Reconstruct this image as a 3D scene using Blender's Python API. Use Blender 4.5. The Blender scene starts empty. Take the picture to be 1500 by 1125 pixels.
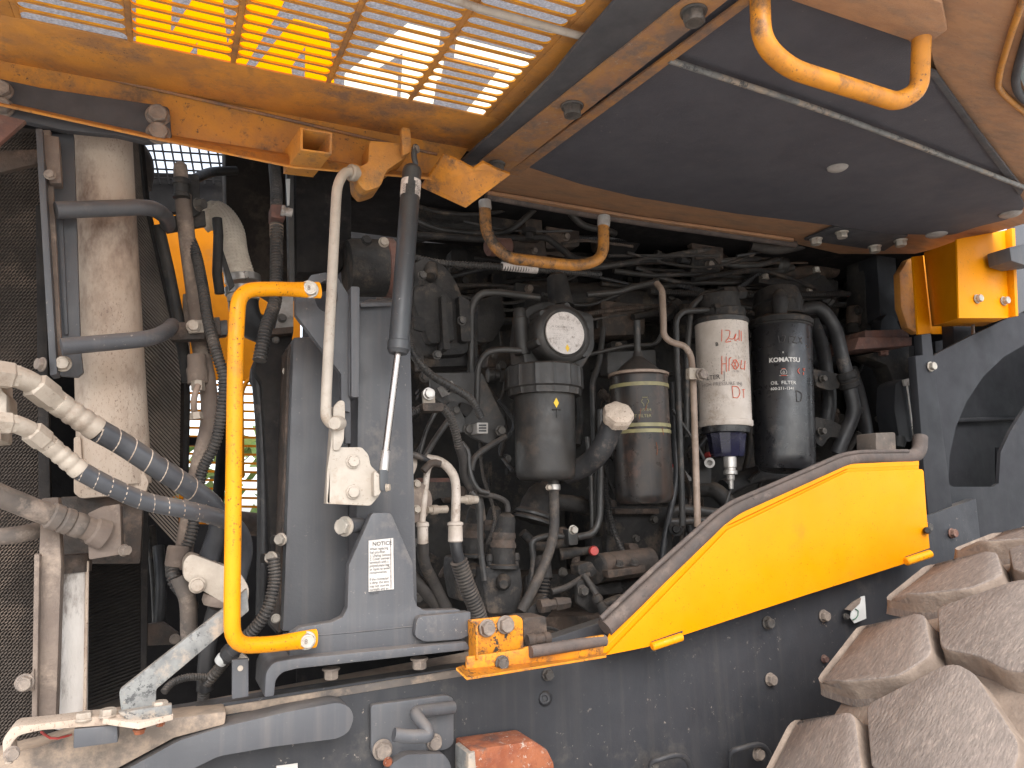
import bpy, bmesh, math, random
import numpy as np
from mathutils import Vector
random.seed(7); rng = np.random.default_rng(7)
S = bpy.context.scene
COL = S.collection

# ---------------------------------------------------------------- camera, sky, sun, exposure
W, H, F = 1500.0, 1125.0, 1083.0
YAW, PITCH, ROLL = math.radians(25), math.radians(9), math.radians(1.5)
CAM = np.array([0.0, 0.0, 1.85])
FWD = np.array([math.sin(YAW) * math.cos(PITCH), math.cos(YAW) * math.cos(PITCH), math.sin(PITCH)])
_r0 = np.array([math.cos(YAW), -math.sin(YAW), 0.0]); _u0 = np.cross(_r0, FWD)
RGT = _r0 * math.cos(ROLL) - _u0 * math.sin(ROLL)
UPV = _u0 * math.cos(ROLL) + _r0 * math.sin(ROLL)
cd = bpy.data.cameras.new('camera'); cam = bpy.data.objects.new('camera', cd); COL.objects.link(cam)
from mathutils import Matrix
cam.matrix_world = Matrix([[RGT[i], UPV[i], -FWD[i], CAM[i]] for i in range(3)] + [[0, 0, 0, 1]])
cd.sensor_width = 36.0; cd.lens = 36.0 * F / W; cd.clip_start = 0.02; cd.clip_end = 600
S.camera = cam

SUN_EL, SUN_AZ = math.radians(42), math.radians(192)      # azimuth from +Y towards +X: behind the camera, a little left
wd = bpy.data.worlds.new('World'); S.world = wd; wd.use_nodes = True
nt = wd.node_tree; bg = nt.nodes['Background']
sky = nt.nodes.new('ShaderNodeTexSky'); sky.sky_type = 'NISHITA'; sky.sun_disc = False
sky.sun_elevation = SUN_EL; sky.sun_rotation = SUN_AZ
sky.air_density = 1.0; sky.dust_density = 1.5; sky.ozone_density = 1.0
hs = nt.nodes.new('ShaderNodeHueSaturation'); hs.inputs['Saturation'].default_value = .35      # thin even cloud
nt.links.new(sky.outputs[0], hs.inputs['Color']); nt.links.new(hs.outputs[0], bg.inputs[0]); bg.inputs[1].default_value = 0.15
sl = bpy.data.lights.new('sun', 'SUN'); sl.energy = 1.4; sl.angle = math.radians(50); sl.color = (1.0, 0.97, 0.93)
so = bpy.data.objects.new('sun', sl); COL.objects.link(so)
sd = Vector((math.sin(SUN_AZ) * math.cos(SUN_EL), math.cos(SUN_AZ) * math.cos(SUN_EL), math.sin(SUN_EL)))
so.rotation_euler = sd.to_track_quat('Z', 'Y').to_euler(); so.location = (-1, -4, 6)
S.view_settings.view_transform = 'Standard'; S.view_settings.look = 'None'
S.view_settings.exposure = 1.45; S.view_settings.gamma = 1.0; S.view_settings.use_curve_mapping = False
S.render.engine = 'CYCLES'; S.cycles.max_bounces = 6; S.cycles.diffuse_bounces = 4; S.cycles.adaptive_threshold = .02
S.cycles.use_denoising = True

# ---------------------------------------------------------------- from a spot in the photo and a depth to a place
def ray(px, py): return FWD + RGT * ((px - 750) / F) + UPV * ((562.5 - py) / F)
def q(px, py, Y):
    d = ray(px, py); return CAM + d * (Y / d[1])
def qp(px, py, p, n):
    d = ray(px, py); n = np.array(n, float); return CAM + d * (np.dot(np.array(p) - CAM, n) / np.dot(d, n))
def zdep(p): return float(np.dot(np.array(p) - CAM, FWD))
def mpp(p): return zdep(p) / F
CEIL0 = q(330, 150, 1.05); CT = math.tan(math.radians(3.5)); CN = np.array([0, -CT, 1.0])
def ce(px, py, dz=0.0):                      # spot on the raised hood's plane
    return qp(px, py, CEIL0 + np.array([0, 0, dz]), CN)

# ---------------------------------------------------------------- materials
MATS = {}
def mat(name, base, base2=None, dust=None, dust_amt=0.0, top=0.0, scale=18.0, rough=0.55, rvar=0.12, metal=0.0, bump=0.15,
        bscale=220.0, speck=None, speck_amt=0.0, speck_scale=90.0, streak=0.0, spec=0.5, coat=0.0, detail=4.0, aniso=(1, 1, 1)):
    if name in MATS: return MATS[name]
    m = bpy.data.materials.new(name); m.use_nodes = True; MATS[name] = m
    t = m.node_tree; N = t.nodes; L = t.links; b = N['Principled BSDF']
    tc = N.new('ShaderNodeTexCoord'); mp = N.new('ShaderNodeMapping'); L.new(tc.outputs['Object'], mp.inputs[0]); mp.inputs['Scale'].default_value = aniso
    def noise(s, det=detail, ro=0.62, off=0.0, dist=0.0, src=mp):
        n = N.new('ShaderNodeTexNoise'); n.inputs['Scale'].default_value = s; n.inputs['Detail'].default_value = det
        n.inputs['Roughness'].default_value = ro; n.inputs['Distortion'].default_value = dist
        if off:
            a = N.new('ShaderNodeVectorMath'); a.operation = 'ADD'; a.inputs[1].default_value = (off, off * 1.7, off * .6); L.new(src.outputs[0], a.inputs[0]); L.new(a.outputs[0], n.inputs['Vector'])
        else: L.new(src.outputs[0], n.inputs['Vector'])
        return n.outputs[0]
    def ramp(v, lo, hi):
        r = N.new('ShaderNodeMapRange'); r.inputs['From Min'].default_value = lo; r.inputs['From Max'].default_value = hi; r.clamp = True; L.new(v, r.inputs[0]); return r.outputs[0]
    def mix(fac, a, c):
        x = N.new('ShaderNodeMix'); x.data_type = 'RGBA'
        if isinstance(fac, float): x.inputs[0].default_value = fac
        else: L.new(fac, x.inputs[0])
        for v, i in ((a, 6), (c, 7)):
            if isinstance(v, tuple): x.inputs[i].default_value = (*v[:3], 1)
            else: L.new(v, x.inputs[i])
        return x.outputs[2]
    def math_(op, a, c):
        x = N.new('ShaderNodeMath'); x.operation = op
        for v, i in ((a, 0), (c, 1)):
            if isinstance(v, (int, float)): x.inputs[i].default_value = v
            else: L.new(v, x.inputs[i])
        return x.outputs[0]
    col = tuple(base)
    n1 = noise(scale)
    if base2: col = mix(ramp(n1, 0.40, 0.60), tuple(base), tuple(base2))
    if streak:
        ms = N.new('ShaderNodeMapping'); ms.inputs['Scale'].default_value = (60, 60, 2.5); L.new(tc.outputs['Object'], ms.inputs[0])
        sn = noise(1.0, 4, .6, 3.1, src=ms)
        col = mix(math_('MULTIPLY', ramp(sn, 0.5, 0.75), streak), col, tuple(dust or base2 or base))
    dmask = None
    if dust and (dust_amt > 0 or top > 0):
        v = math_('ADD', ramp(noise(scale * 0.6, 7, .74, 5.3), 0.66 - 0.34 * dust_amt, 0.80 - 0.34 * dust_amt), 0.0)
        if top > 0:
            g = N.new('ShaderNodeNewGeometry'); sx = N.new('ShaderNodeSeparateXYZ'); L.new(g.outputs['Normal'], sx.inputs[0])
            tv = math_('MULTIPLY', ramp(sx.outputs[2], 0.25, 0.95), top)
            tv = math_('MULTIPLY', tv, ramp(noise(scale * 2.2, 3, .7, 9.1), 0.25, 0.6)); v = math_('MAXIMUM', v, tv)
        dmask = v; col = mix(v, col, tuple(dust))
    if speck:
        sv = ramp(noise(speck_scale * 1.6, 5, .75, 12.7), 0.655 - 0.16 * speck_amt, 0.70 - 0.16 * speck_amt)
        sv = math_('MULTIPLY', sv, ramp(noise(scale * .7, 3, .5, 2.2), .4, .6)); col = mix(sv, col, tuple(speck))
    if isinstance(col, tuple): b.inputs['Base Color'].default_value = (*col, 1)
    else: L.new(col, b.inputs['Base Color'])
    rr = N.new('ShaderNodeMapRange'); rr.inputs['To Min'].default_value = max(.05, rough - rvar); rr.inputs['To Max'].default_value = min(1, rough + rvar)
    rr.inputs['From Min'].default_value = .3; rr.inputs['From Max'].default_value = .7; L.new(noise(scale * 2.7, 3, .6, 7.7), rr.inputs[0])
    ro = rr.outputs[0]
    if dmask is not None:
        ro = math_('MAXIMUM', ro, math_('MULTIPLY', dmask, 0.9))
    L.new(ro, b.inputs['Roughness'])
    if metal and dmask is not None:
        L.new(math_('MULTIPLY', math_('SUBTRACT', 1.0, dmask), metal), b.inputs['Metallic'])
    else: b.inputs['Metallic'].default_value = metal
    b.inputs['Specular IOR Level'].default_value = spec
    if coat: b.inputs['Coat Weight'].default_value = coat; b.inputs['Coat Roughness'].default_value = .2
    if bump:
        bn = N.new('ShaderNodeBump'); bn.inputs['Strength'].default_value = bump; bn.inputs['Distance'].default_value = 0.002
        L.new(noise(bscale, 3, .65, 1.3), bn.inputs['Height']); L.new(bn.outputs[0], b.inputs['Normal'])
    return m

DUST = (0.36, 0.27, 0.20); BROWN = (0.20, 0.12, 0.07)
mat('yellow_paint', (0.73, 0.262, 0.0), (0.70, 0.245, 0.0), (0.46, 0.19, 0.012), 0.12, 0.1, scale=7, rough=.5, bump=.05, speck=(.10, .05, .01), speck_amt=.2, speck_scale=150, spec=.2)
mat('yellow_handle', (0.78, 0.30, 0.001), (0.73, 0.27, 0.002), (0.36, 0.16, 0.03), 0.16, 0.15, scale=16, rough=.42, bump=.1, speck=(.10, .05, .02), speck_amt=.4, speck_scale=140, spec=.3)
mat('worn_yellow', (0.62, 0.225, 0.003), (0.52, 0.18, 0.008), (0.08, 0.05, 0.035), 0.42, 0.3, scale=34, rough=.55, bump=.25, speck=(.03, .025, .02), speck_amt=.8, speck_scale=95)
mat('hood_orange', (0.60, 0.255, 0.045), (0.45, 0.20, 0.055), (0.24, 0.135, 0.075), 0.50, 0, scale=15, rough=.65, bump=.25, speck=(.09, .06, .04), speck_amt=.35, speck_scale=130)
mat('hood_rail', (0.56, 0.245, 0.04), (0.46, 0.205, 0.05), (0.19, 0.115, 0.065), 0.44, .5, scale=20, rough=.6, bump=.3, speck=(.07, .05, .04), speck_amt=.35, speck_scale=90)
mat('hood_brown', (0.40, 0.215, 0.11), (0.345, 0.185, 0.10), (0.28, 0.17, 0.105), 0.5, 0, scale=16, rough=.75, bump=.3, aniso=(1.3, 4.0, 1.0), speck=(.14, .095, .07), speck_amt=.25)
mat('beam_brown', (0.27, 0.14, 0.075), (0.35, 0.17, 0.06), (0.17, 0.115, 0.085), 0.55, 0, scale=30, rough=.8, bump=.4, speck=(.32, .22, .15), speck_amt=.4)
mat('worn_orange', (0.62, 0.24, 0.018), (0.45, 0.175, 0.022), (0.11, 0.065, 0.04), 0.42, 0.1, scale=34, rough=.5, bump=.15, speck=(.05, .035, .03), speck_amt=.45, speck_scale=120)
mat('grimy_orange', (0.46, 0.19, 0.03), (0.26, 0.12, 0.035), (0.045, 0.035, 0.028), 0.55, 0.3, scale=34, rough=.5, bump=.25, speck=(.03, .025, .02), speck_amt=.5)
mat('slot_edge', (0.82, 0.34, 0.004), (0.70, 0.27, 0.01), (0.40, 0.20, 0.05), .2, 0, scale=60, rough=.5, bump=.1)
mat('insulation', (0.066, 0.063, 0.074), (0.078, 0.075, 0.086), (0.115, 0.105, 0.105), 0.18, 0, scale=9, rough=.9, bump=.35, bscale=420, speck=(.2, .18, .16), speck_amt=.05)
mat('rubber_flap', (0.05, 0.05, 0.055), (0.07, 0.068, 0.072), (0.13, 0.11, 0.10), 0.2, .3, scale=16, rough=.7, bump=.15)
mat('grey_paint', (0.082, 0.083, 0.089), (0.072, 0.073, 0.080), (0.19, 0.165, 0.148), 0.12, 0.75, scale=7, rough=.5, bump=.12, streak=.25, speck=(.26, .23, .20), speck_amt=.08, speck_scale=110, spec=.4)
mat('chassis_paint', (0.026, 0.027, 0.031), (0.033, 0.033, 0.037), (0.085, 0.075, 0.066), 0.22, 0.9, scale=6, rough=.55, bump=.12, streak=.22, speck=(.24, .20, .17), speck_amt=.05, speck_scale=60, spec=.35)
mat('dusty_chassis', (0.12, 0.105, 0.095), (0.18, 0.145, 0.118), (0.42, 0.315, 0.23), 0.5, 1.0, scale=11, rough=.8, bump=.3)
mat('fender_plastic', (0.018, 0.019, 0.022), (0.023, 0.023, 0.027), (0.06, 0.056, 0.053), 0.16, 0.5, scale=6, rough=.6, bump=.08, streak=.12, spec=.28)
mat('engine_black', (0.022, 0.021, 0.021), (0.034, 0.031, 0.028), (0.095, 0.073, 0.057), 0.36, 0.9, scale=24, rough=.65, bump=.4, spec=.35)
mat('engine_cast', (0.030, 0.027, 0.025), (0.018, 0.017, 0.017), (0.105, 0.079, 0.060), 0.38, 0.9, scale=28, rough=.7, bump=.6, bscale=160, spec=.35)
mat('engine_brown', (0.075, 0.051, 0.038), (0.040, 0.032, 0.027), (0.15, 0.105, 0.078), 0.38, 0.6, scale=28, rough=.75, bump=.5)
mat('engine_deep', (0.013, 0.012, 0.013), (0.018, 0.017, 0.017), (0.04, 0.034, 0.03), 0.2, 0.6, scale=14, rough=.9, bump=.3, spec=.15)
mat('pipe_dark', (0.028, 0.027, 0.026), (0.040, 0.036, 0.033), (0.13, 0.10, 0.08), 0.28, 0.8, scale=30, rough=.5, bump=.2)
mat('pipe_tan', (0.30, 0.22, 0.17), (0.22, 0.16, 0.12), (0.40, 0.31, 0.25), 0.3, 0.5, scale=30, rough=.55, bump=.15)
mat('hose_black', (0.022, 0.022, 0.024), (0.034, 0.033, 0.034), (0.15, 0.12, 0.10), 0.24, 0.45, scale=24, rough=.5, bump=.12)
mat('hose_wrap', (0.040, 0.042, 0.048), (0.058, 0.060, 0.066), (0.30, 0.24, 0.19), 0.26, 0.45, scale=17, rough=.4, bump=.12)
mat('hose_dusty', (0.15, 0.12, 0.10), (0.10, 0.085, 0.075), (0.33, 0.26, 0.21), 0.45, 0.7, scale=22, rough=.75, bump=.3)
mat('hose_engine', (0.046, 0.039, 0.034), (0.033, 0.029, 0.027), (0.12, 0.092, 0.072), 0.36, 0.6, scale=26, rough=.75, bump=.3)
mat('conduit', (0.030, 0.029, 0.029), (0.055, 0.049, 0.044), (0.17, 0.135, 0.11), 0.35, 0.7, scale=26, rough=.55, bump=.1)
mat('cream_paint', (0.45, 0.395, 0.335), (0.39, 0.34, 0.285), (0.31, 0.24, 0.18), 0.30, 0.3, scale=28, rough=.6, bump=.15, speck=(.18, .13, .09), speck_amt=.4, speck_scale=150)
mat('cream_pipe', (0.52, 0.45, 0.39), (0.42, 0.35, 0.29), (0.22, 0.16, 0.12), 0.3, 0, scale=40, rough=.55, bump=.15, speck=(.12, .07, .05), speck_amt=.5, speck_scale=170)
mat('tan_dust', (0.40, 0.315, 0.245), (0.47, 0.385, 0.31), (0.19, 0.13, 0.098), 0.46, 0, scale=10, rough=.85, bump=.35, speck=(.18, .125, .095), speck_amt=.5, speck_scale=260, aniso=(1, 1, .5))
mat('brown_dust', (0.20, 0.155, 0.125), (0.15, 0.115, 0.095), (0.33, 0.26, 0.205), 0.4, 0.6, scale=20, rough=.85, bump=.4)
mat('fitting_zinc', (0.35, 0.295, 0.24), (0.42, 0.36, 0.295), (0.24, 0.18, 0.135), 0.40, 0.4, scale=28, rough=.6, metal=.2, bump=.25, speck=(.11, .085, .065), speck_amt=.25)
mat('zinc_arm', (0.22, 0.22, 0.21), (0.16, 0.16, 0.155), (0.34, 0.275, 0.215), 0.48, 0.7, scale=42, rough=.65, metal=.15, bump=.25, speck=(.07, .07, .07), speck_amt=.8, speck_scale=90)
mat('steel', (0.50, 0.47, 0.44), (0.42, 0.39, 0.36), (0.30, 0.24, 0.19), 0.2, 0.2, scale=40, rough=.38, metal=.75, bump=.1)
mat('chrome', (0.42, 0.375, 0.35), None, None, rough=.25, rvar=.05, metal=1.0, bump=0)
mat('bolt_zinc', (0.40, 0.37, 0.32), (0.48, 0.43, 0.37), (0.26, 0.20, 0.16), 0.35, 0.2, scale=60, rough=.5, metal=.55, bump=.15)
mat('bolt_dusty', (0.24, 0.195, 0.16), (0.17, 0.14, 0.12), (0.33, 0.26, 0.21), 0.35, 0.5, scale=60, rough=.7, metal=.15, bump=.3)
mat('bolt_dark', (0.060, 0.055, 0.052), (0.09, 0.08, 0.07), (0.15, 0.12, 0.10), 0.3, 0.5, scale=60, rough=.55, metal=.2, bump=.2)
mat('seal_rubber', (0.105, 0.078, 0.066), (0.075, 0.060, 0.054), (0.19, 0.145, 0.12), 0.32, 0.5, scale=26, rough=.8, bump=.3, speck=(.03, .025, .025), speck_amt=.3)
mat('strut_black', (0.038, 0.040, 0.044), (0.048, 0.050, 0.054), (0.12, 0.11, 0.10), 0.12, 0, scale=14, rough=.42, bump=.04, speck=(.3, .29, .28), speck_amt=.06, speck_scale=70)
mat('filter_grey', (0.028, 0.026, 0.025), (0.036, 0.032, 0.029), (0.075, 0.057, 0.045), 0.30, 0.6, scale=22, rough=.5, bump=.12)
mat('filter_olive', (0.018, 0.017, 0.017), (0.036, 0.027, 0.022), (0.11, 0.06, 0.045), 0.24, 0.3, scale=22, rough=.36, bump=.08, streak=.4, coat=.15)
mat('filter_white', (0.58, 0.51, 0.45), (0.50, 0.43, 0.37), (0.36, 0.28, 0.22), 0.32, 0.2, scale=22, rough=.6, bump=.1, speck=(.16, .12, .10), speck_amt=.45, speck_scale=170)
mat('filter_black', (0.014, 0.014, 0.016), (0.022, 0.021, 0.022), (0.11, 0.095, 0.085), 0.16, 0, scale=22, rough=.33, bump=.05, streak=.12, coat=.15)
mat('bowl_blue', (0.012, 0.012, 0.03), (0.02, 0.02, 0.045), None, scale=12, rough=.2, bump=.02, coat=.5)
mat('band_olive', (0.27, 0.24, 0.11), (0.20, 0.175, 0.09), (.09, .07, .05), .3, scale=40, rough=.5, bump=.05)
mat('label_white', (0.54, 0.51, 0.48), (0.49, 0.455, 0.42), (0.34, 0.28, 0.24), .25, scale=60, rough=.55, bump=.04)
mat('label_dusty', (0.60, 0.54, 0.50), (0.66, 0.60, 0.56), (0.25, 0.20, 0.17), .35, scale=130, rough=.6, bump=.04, speck=(.2, .16, .14), speck_amt=.6, speck_scale=420)
mat('ink_black', (0.03, 0.03, 0.03), rough=.6, bump=0)
mat('ink_grey', (0.16, 0.14, 0.13), (.3, .26, .24), scale=300, rough=.6, bump=0)
mat('ink_white', (0.62, 0.60, 0.57), (.5, .47, .44), scale=200, rough=.5, bump=0)
mat('ink_red', (0.75, 0.10, 0.045), (.6, .16, .09), scale=160, rough=.5, bump=0)
mat('ink_faint', (0.085, 0.075, 0.07), (.05, .045, .045), scale=160, rough=.5, bump=0)
mat('ink_green', (0.02, 0.12, 0.05), rough=.5, bump=0)
mat('sticker_yellow', (0.80, 0.50, 0.02), rough=.5, bump=0)
mat('red_plastic', (0.48, 0.05, 0.04), (.38, .05, .04), (.3, .2, .15), .2, scale=60, rough=.5)
mat('rust_red', (0.19, 0.052, 0.022), (0.27, 0.088, 0.038), (0.075, 0.048, 0.04), .42, 0, scale=34, rough=.88, bump=.5, speck=(.36, .30, .25), speck_amt=.5)
mat('bracket_grey', (0.062, 0.059, 0.057), (0.050, 0.047, 0.045), (0.12, 0.095, 0.078), 0.3, .6, scale=26, rough=.6, bump=.25)
mat('rust_brown', (0.16, 0.075, 0.055), (0.11, 0.06, 0.05), (0.24, 0.17, 0.13), .25, .5, scale=40, rough=.8, bump=.3)
mat('tyre_tread', (0.232, 0.190, 0.165), (0.180, 0.149, 0.130), (0.290, 0.238, 0.202), .46, .1, scale=80, rough=.95, bump=.8, bscale=130, aniso=(1.0, 2.8, 1.0), speck=(.34, .28, .24), speck_amt=.4, speck_scale=60, spec=.2)
mat('tyre_groove', (0.27, 0.21, 0.168), (0.21, 0.162, 0.13), (0.33, 0.262, 0.208), .45, .3, scale=26, rough=.95, bump=.7, bscale=150, spec=.2)
mat('radiator_fin', (0.105, 0.086, 0.073), (0.07, 0.058, 0.050), (0.18, 0.14, 0.112), .45, .2, scale=18, rough=.85, bump=.3, spec=.2)
mat('fin_light', (0.26, 0.215, 0.18), (0.17, 0.14, 0.12), (0.33, 0.27, 0.22), .35, 0, scale=20, rough=.85, bump=.3)
mat('radiator_mid', (0.050, 0.042, 0.037), (0.038, 0.033, 0.030), (0.085, 0.068, 0.056), .35, 0, scale=24, rough=.9, bump=.4, spec=.15)
mat('radiator_dark', (0.022, 0.020, 0.020), (0.030, 0.027, 0.025), (0.07, 0.057, 0.05), .3, 0, scale=30, rough=.85, bump=.3, spec=.2)
mat('braid', (0.74, 0.65, 0.54), (0.66, 0.57, 0.47), (.48, .39, .31), .3, 0, scale=40, rough=.9, bump=.3)
mat('plug_grey', (0.34, 0.32, 0.30), (.26, .24, .22), (.14, .11, .09), .3, 0, scale=60, rough=.6)
mat('far_orange', (0.36, 0.122, 0.004), (0.30, 0.10, 0.005), (0.16, 0.085, 0.03), .25, .2, scale=10, rough=.8, bump=.1, spec=.08)
mat('ground_dirt', (0.56, 0.53, 0.49), (0.50, 0.47, 0.43), (0.60, 0.57, 0.52), .4, 0, scale=1.5, rough=.95, bump=.5, bscale=12)
mat('car_red', (0.45, 0.03, 0.02), rough=.35, bump=0)
mat('car_white', (0.7, 0.7, 0.7), rough=.35, bump=0)
mat('car_glass', (0.03, 0.035, 0.045), rough=.1, bump=0)
mat('tyre_black', (0.02, 0.02, 0.02), rough=.8)
mat('hedge_leaf', (0.07, 0.13, 0.025), (0.14, 0.17, 0.04), scale=3, rough=.7, bump=0)
mat('glass_pane', (0.35, 0.42, 0.42), rough=.08, bump=0)
mat('white_plastic', (.62, .62, .6), (.55, .55, .53), (.4, .33, .27), .2, .3, scale=30, rough=.4)

def sheet_mat(name, colr, trans, speck=True):
    m = bpy.data.materials.new(name); m.use_nodes = True; MATS[name] = m
    t = m.node_tree; N = t.nodes; L = t.links; N.remove(N['Principled BSDF']); out = N['Material Output']
    d = N.new('ShaderNodeBsdfDiffuse'); tr = N.new('ShaderNodeBsdfTranslucent'); mx = N.new('ShaderNodeMixShader'); mx.inputs[0].default_value = trans
    cc = None
    tc = N.new('ShaderNodeTexCoord'); n = N.new('ShaderNodeTexNoise'); n.inputs['Scale'].default_value = 420; n.inputs['Detail'].default_value = 2; L.new(tc.outputs['Object'], n.inputs['Vector'])
    r = N.new('ShaderNodeMapRange'); r.inputs['From Min'].default_value = .35 ; r.inputs['From Max'].default_value = .75; L.new(n.outputs[0], r.inputs[0])
    x = N.new('ShaderNodeMix'); x.data_type = 'RGBA'; x.inputs[6].default_value = (*colr, 1); x.inputs[7].default_value = (*[min(1, c * (1.5 if speck else 1.06)) for c in colr], 1); L.new(r.outputs[0], x.inputs[0])
    L.new(x.outputs[2], d.inputs[0]); L.new(x.outputs[2], tr.inputs[0]); L.new(d.outputs[0], mx.inputs[1]); L.new(tr.outputs[0], mx.inputs[2]); L.new(mx.outputs[0], out.inputs[0])
    return m
sheet_mat('film_grey', (0.36, 0.35, 0.355), .9); sheet_mat('film_yellow', (1.0, 0.56, 0.003), .95, False); sheet_mat('film_white', (1.0, 0.93, 0.80), .95, False)

# ---------------------------------------------------------------- mesh helpers
def M(n): return MATS[n]
def thing(name, label, cat, at, group=None):
    o = bpy.data.objects.new(name, None); COL.objects.link(o); o.empty_display_size = .02
    o.location = tuple(at); o['label'] = label; o['category'] = cat; o['kind'] = 'thing'
    if group: o['group'] = group
    return o
def root_loc(p):
    v = np.zeros(3)
    while p is not None: v += np.array(p.location); p = p.parent
    return v
def finish(name, bm, m, parent=None, bevel=0.0, segs=2, ang=38, at=None):
    bmesh.ops.remove_doubles(bm, verts=bm.verts, dist=1e-6)
    bmesh.ops.recalc_face_normals(bm, faces=bm.faces)
    if bevel > 0:
        ed = [e for e in bm.edges if len(e.link_faces) == 2 and e.calc_face_angle(0) > math.radians(28)]
        try: bmesh.ops.bevel(bm, geom=ed, offset=bevel, segments=segs, affect='EDGES', clamp_overlap=True, profile=.6)
        except Exception: pass
    if at is None: at = root_loc(parent) if parent is not None else np.array(next(iter(bm.verts)).co)
    at = np.array(at)
    bmesh.ops.translate(bm, verts=bm.verts, vec=Vector(-at))
    me = bpy.data.meshes.new(name); bm.to_mesh(me); bm.free()
    for p in me.polygons: p.use_smooth = True
    me.set_sharp_from_angle(angle=math.radians(ang))
    o = bpy.data.objects.new(name, me); COL.objects.link(o)
    me.materials.append(M(m) if isinstance(m, str) else m)
    if parent is not None: o.parent = parent
    else: o.location = tuple(at)
    return o
def tag(o, label, cat, group=None, kind=None):
    o['label'] = label; o['kind'] = kind or 'thing'
    if cat: o['category'] = cat
    if group: o['group'] = group
    return o
def nrm(v): v = np.array(v, float); return v / (np.linalg.norm(v) + 1e-12)
def loft(bm, rings, cap=True, closed=False):
    vs = [[bm.verts.new(tuple(p)) for p in r] for r in rings]; n = len(rings[0])
    pairs = list(zip(vs[:-1], vs[1:])) + ([(vs[-1], vs[0])] if closed else [])
    for a, b in pairs:
        for i in range(n):
            j = (i + 1) % n
            try: bm.faces.new((a[i], a[j], b[j], b[i]))
            except ValueError: pass
    if cap and not closed:
        bm.faces.new(vs[0]); bm.faces.new(vs[-1])
def frames(P):
    P = np.array(P, float); T = np.gradient(P, axis=0); T /= (np.linalg.norm(T, axis=1)[:, None] + 1e-12)
    up = np.array([0, 0, 1.0]) if abs(T[0][2]) < .9 else np.array([0, 1.0, 0])
    n = nrm(np.cross(T[0], up)); Ns = []
    for i in range(len(P)):
        n = n - T[i] * np.dot(n, T[i]); n = nrm(n); Ns.append(n)
    Ns = np.array(Ns); return T, Ns, np.cross(T, Ns)
def sweep(bm, P, rad, n=12, cap=True):
    P = np.array(P, float); rad = np.broadcast_to(np.array(rad, float), (len(P),))
    T, A, B = frames(P); th = np.arange(n) * 2 * math.pi / n
    rings = [P[i] + rad[i] * (np.cos(th)[:, None] * A[i] + np.sin(th)[:, None] * B[i]) for i in range(len(P))]
    loft(bm, rings, cap)
def catmull(P, step):
    P = np.array(P, float)
    if len(P) == 2:
        k = max(2, int(np.linalg.norm(P[1] - P[0]) / step) + 1); return np.array([P[0] + (P[1] - P[0]) * t for t in np.linspace(0, 1, k)])
    E = np.vstack([2 * P[0] - P[1], P, 2 * P[-1] - P[-2]]); out = []
    for i in range(1, len(E) - 2):
        k = max(6, int(np.linalg.norm(E[i + 1] - E[i]) / step * 2))
        t = np.linspace(0, 1, k, endpoint=False)[:, None]; a, b, c, d = E[i - 1], E[i], E[i + 1], E[i + 2]
        out.append(.5 * ((2 * b) + (-a + c) * t + (2 * a - 5 * b + 4 * c - d) * t * t + (-a + 3 * b - 3 * c + d) * t ** 3))
    out = np.vstack(out + [P[-1:]]); return resample(out, step)
def resample(P, step):
    s = np.r_[0, np.cumsum(np.linalg.norm(np.diff(P, axis=0), axis=1))]; k = max(2, int(round(s[-1] / step)) + 1)
    u = np.linspace(0, s[-1], k); return np.stack([np.interp(u, s, P[:, i]) for i in range(3)], 1)
def fillet(P, r, k=7):
    P = np.array(P, float); out = [P[0]]
    for i in range(1, len(P) - 1):
        a = nrm(P[i - 1] - P[i]); b = nrm(P[i + 1] - P[i])
        d = min(r, .48 * np.linalg.norm(P[i - 1] - P[i]), .48 * np.linalg.norm(P[i + 1] - P[i]))
        p0, p2 = P[i] + a * d, P[i] + b * d
        for t in np.linspace(0, 1, k): out.append((1 - t) ** 2 * p0 + 2 * t * (1 - t) * P[i] + t * t * p2)
    out.append(P[-1]); return np.array(out)
def pts3(L): return [q(*p) for p in L]
def tube_path(L, w, bend, step=.008):
    P = pts3(L) if not isinstance(L, np.ndarray) else L
    m = np.mean([mpp(p) for p in P])
    if bend is None: return catmull(P, step), w * m / 2, m
    return fillet(P, bend * m), w * m / 2, m
def pipe(name, L, w, m, parent=None, bend=None, n=14, label=None, cat=None, group=None, corr=None, flat=None):
    """a pipe or hose through spots (px, py, depth); w is its width in photo pixels; corr = (pitch px, depth)"""
    P, r, mm = tube_path(L, w, bend)
    bm = bmesh.new()
    if corr:
        pt = corr[0] * mm; P = resample(P, pt / 4); k = len(P)
        sweep(bm, P, r * (1 - corr[1] * np.array([0, .1, 1, .9])[np.arange(k) % 4]), n)
    else: sweep(bm, P, r, n)
    o = finish(name, bm, m, parent, ang=60 if not corr else 25)
    if label: tag(o, label, cat, group)
    return o
def helix_wrap(name, L, w, pitch, m, parent, bend=None, tw=1.1, lift=1.0):
    P, r, mm = tube_path(L, w, bend); P = resample(P, .0015); T, A, B = frames(P)
    s = np.arange(len(P)) * .0015; th = 2 * math.pi * s / (pitch * mm)
    H_ = P + (r * lift) * (np.cos(th)[:, None] * A + np.sin(th)[:, None] * B)
    bm = bmesh.new(); sweep(bm, H_, tw * mm / 2, 5); return finish(name, bm, m, parent)
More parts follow.
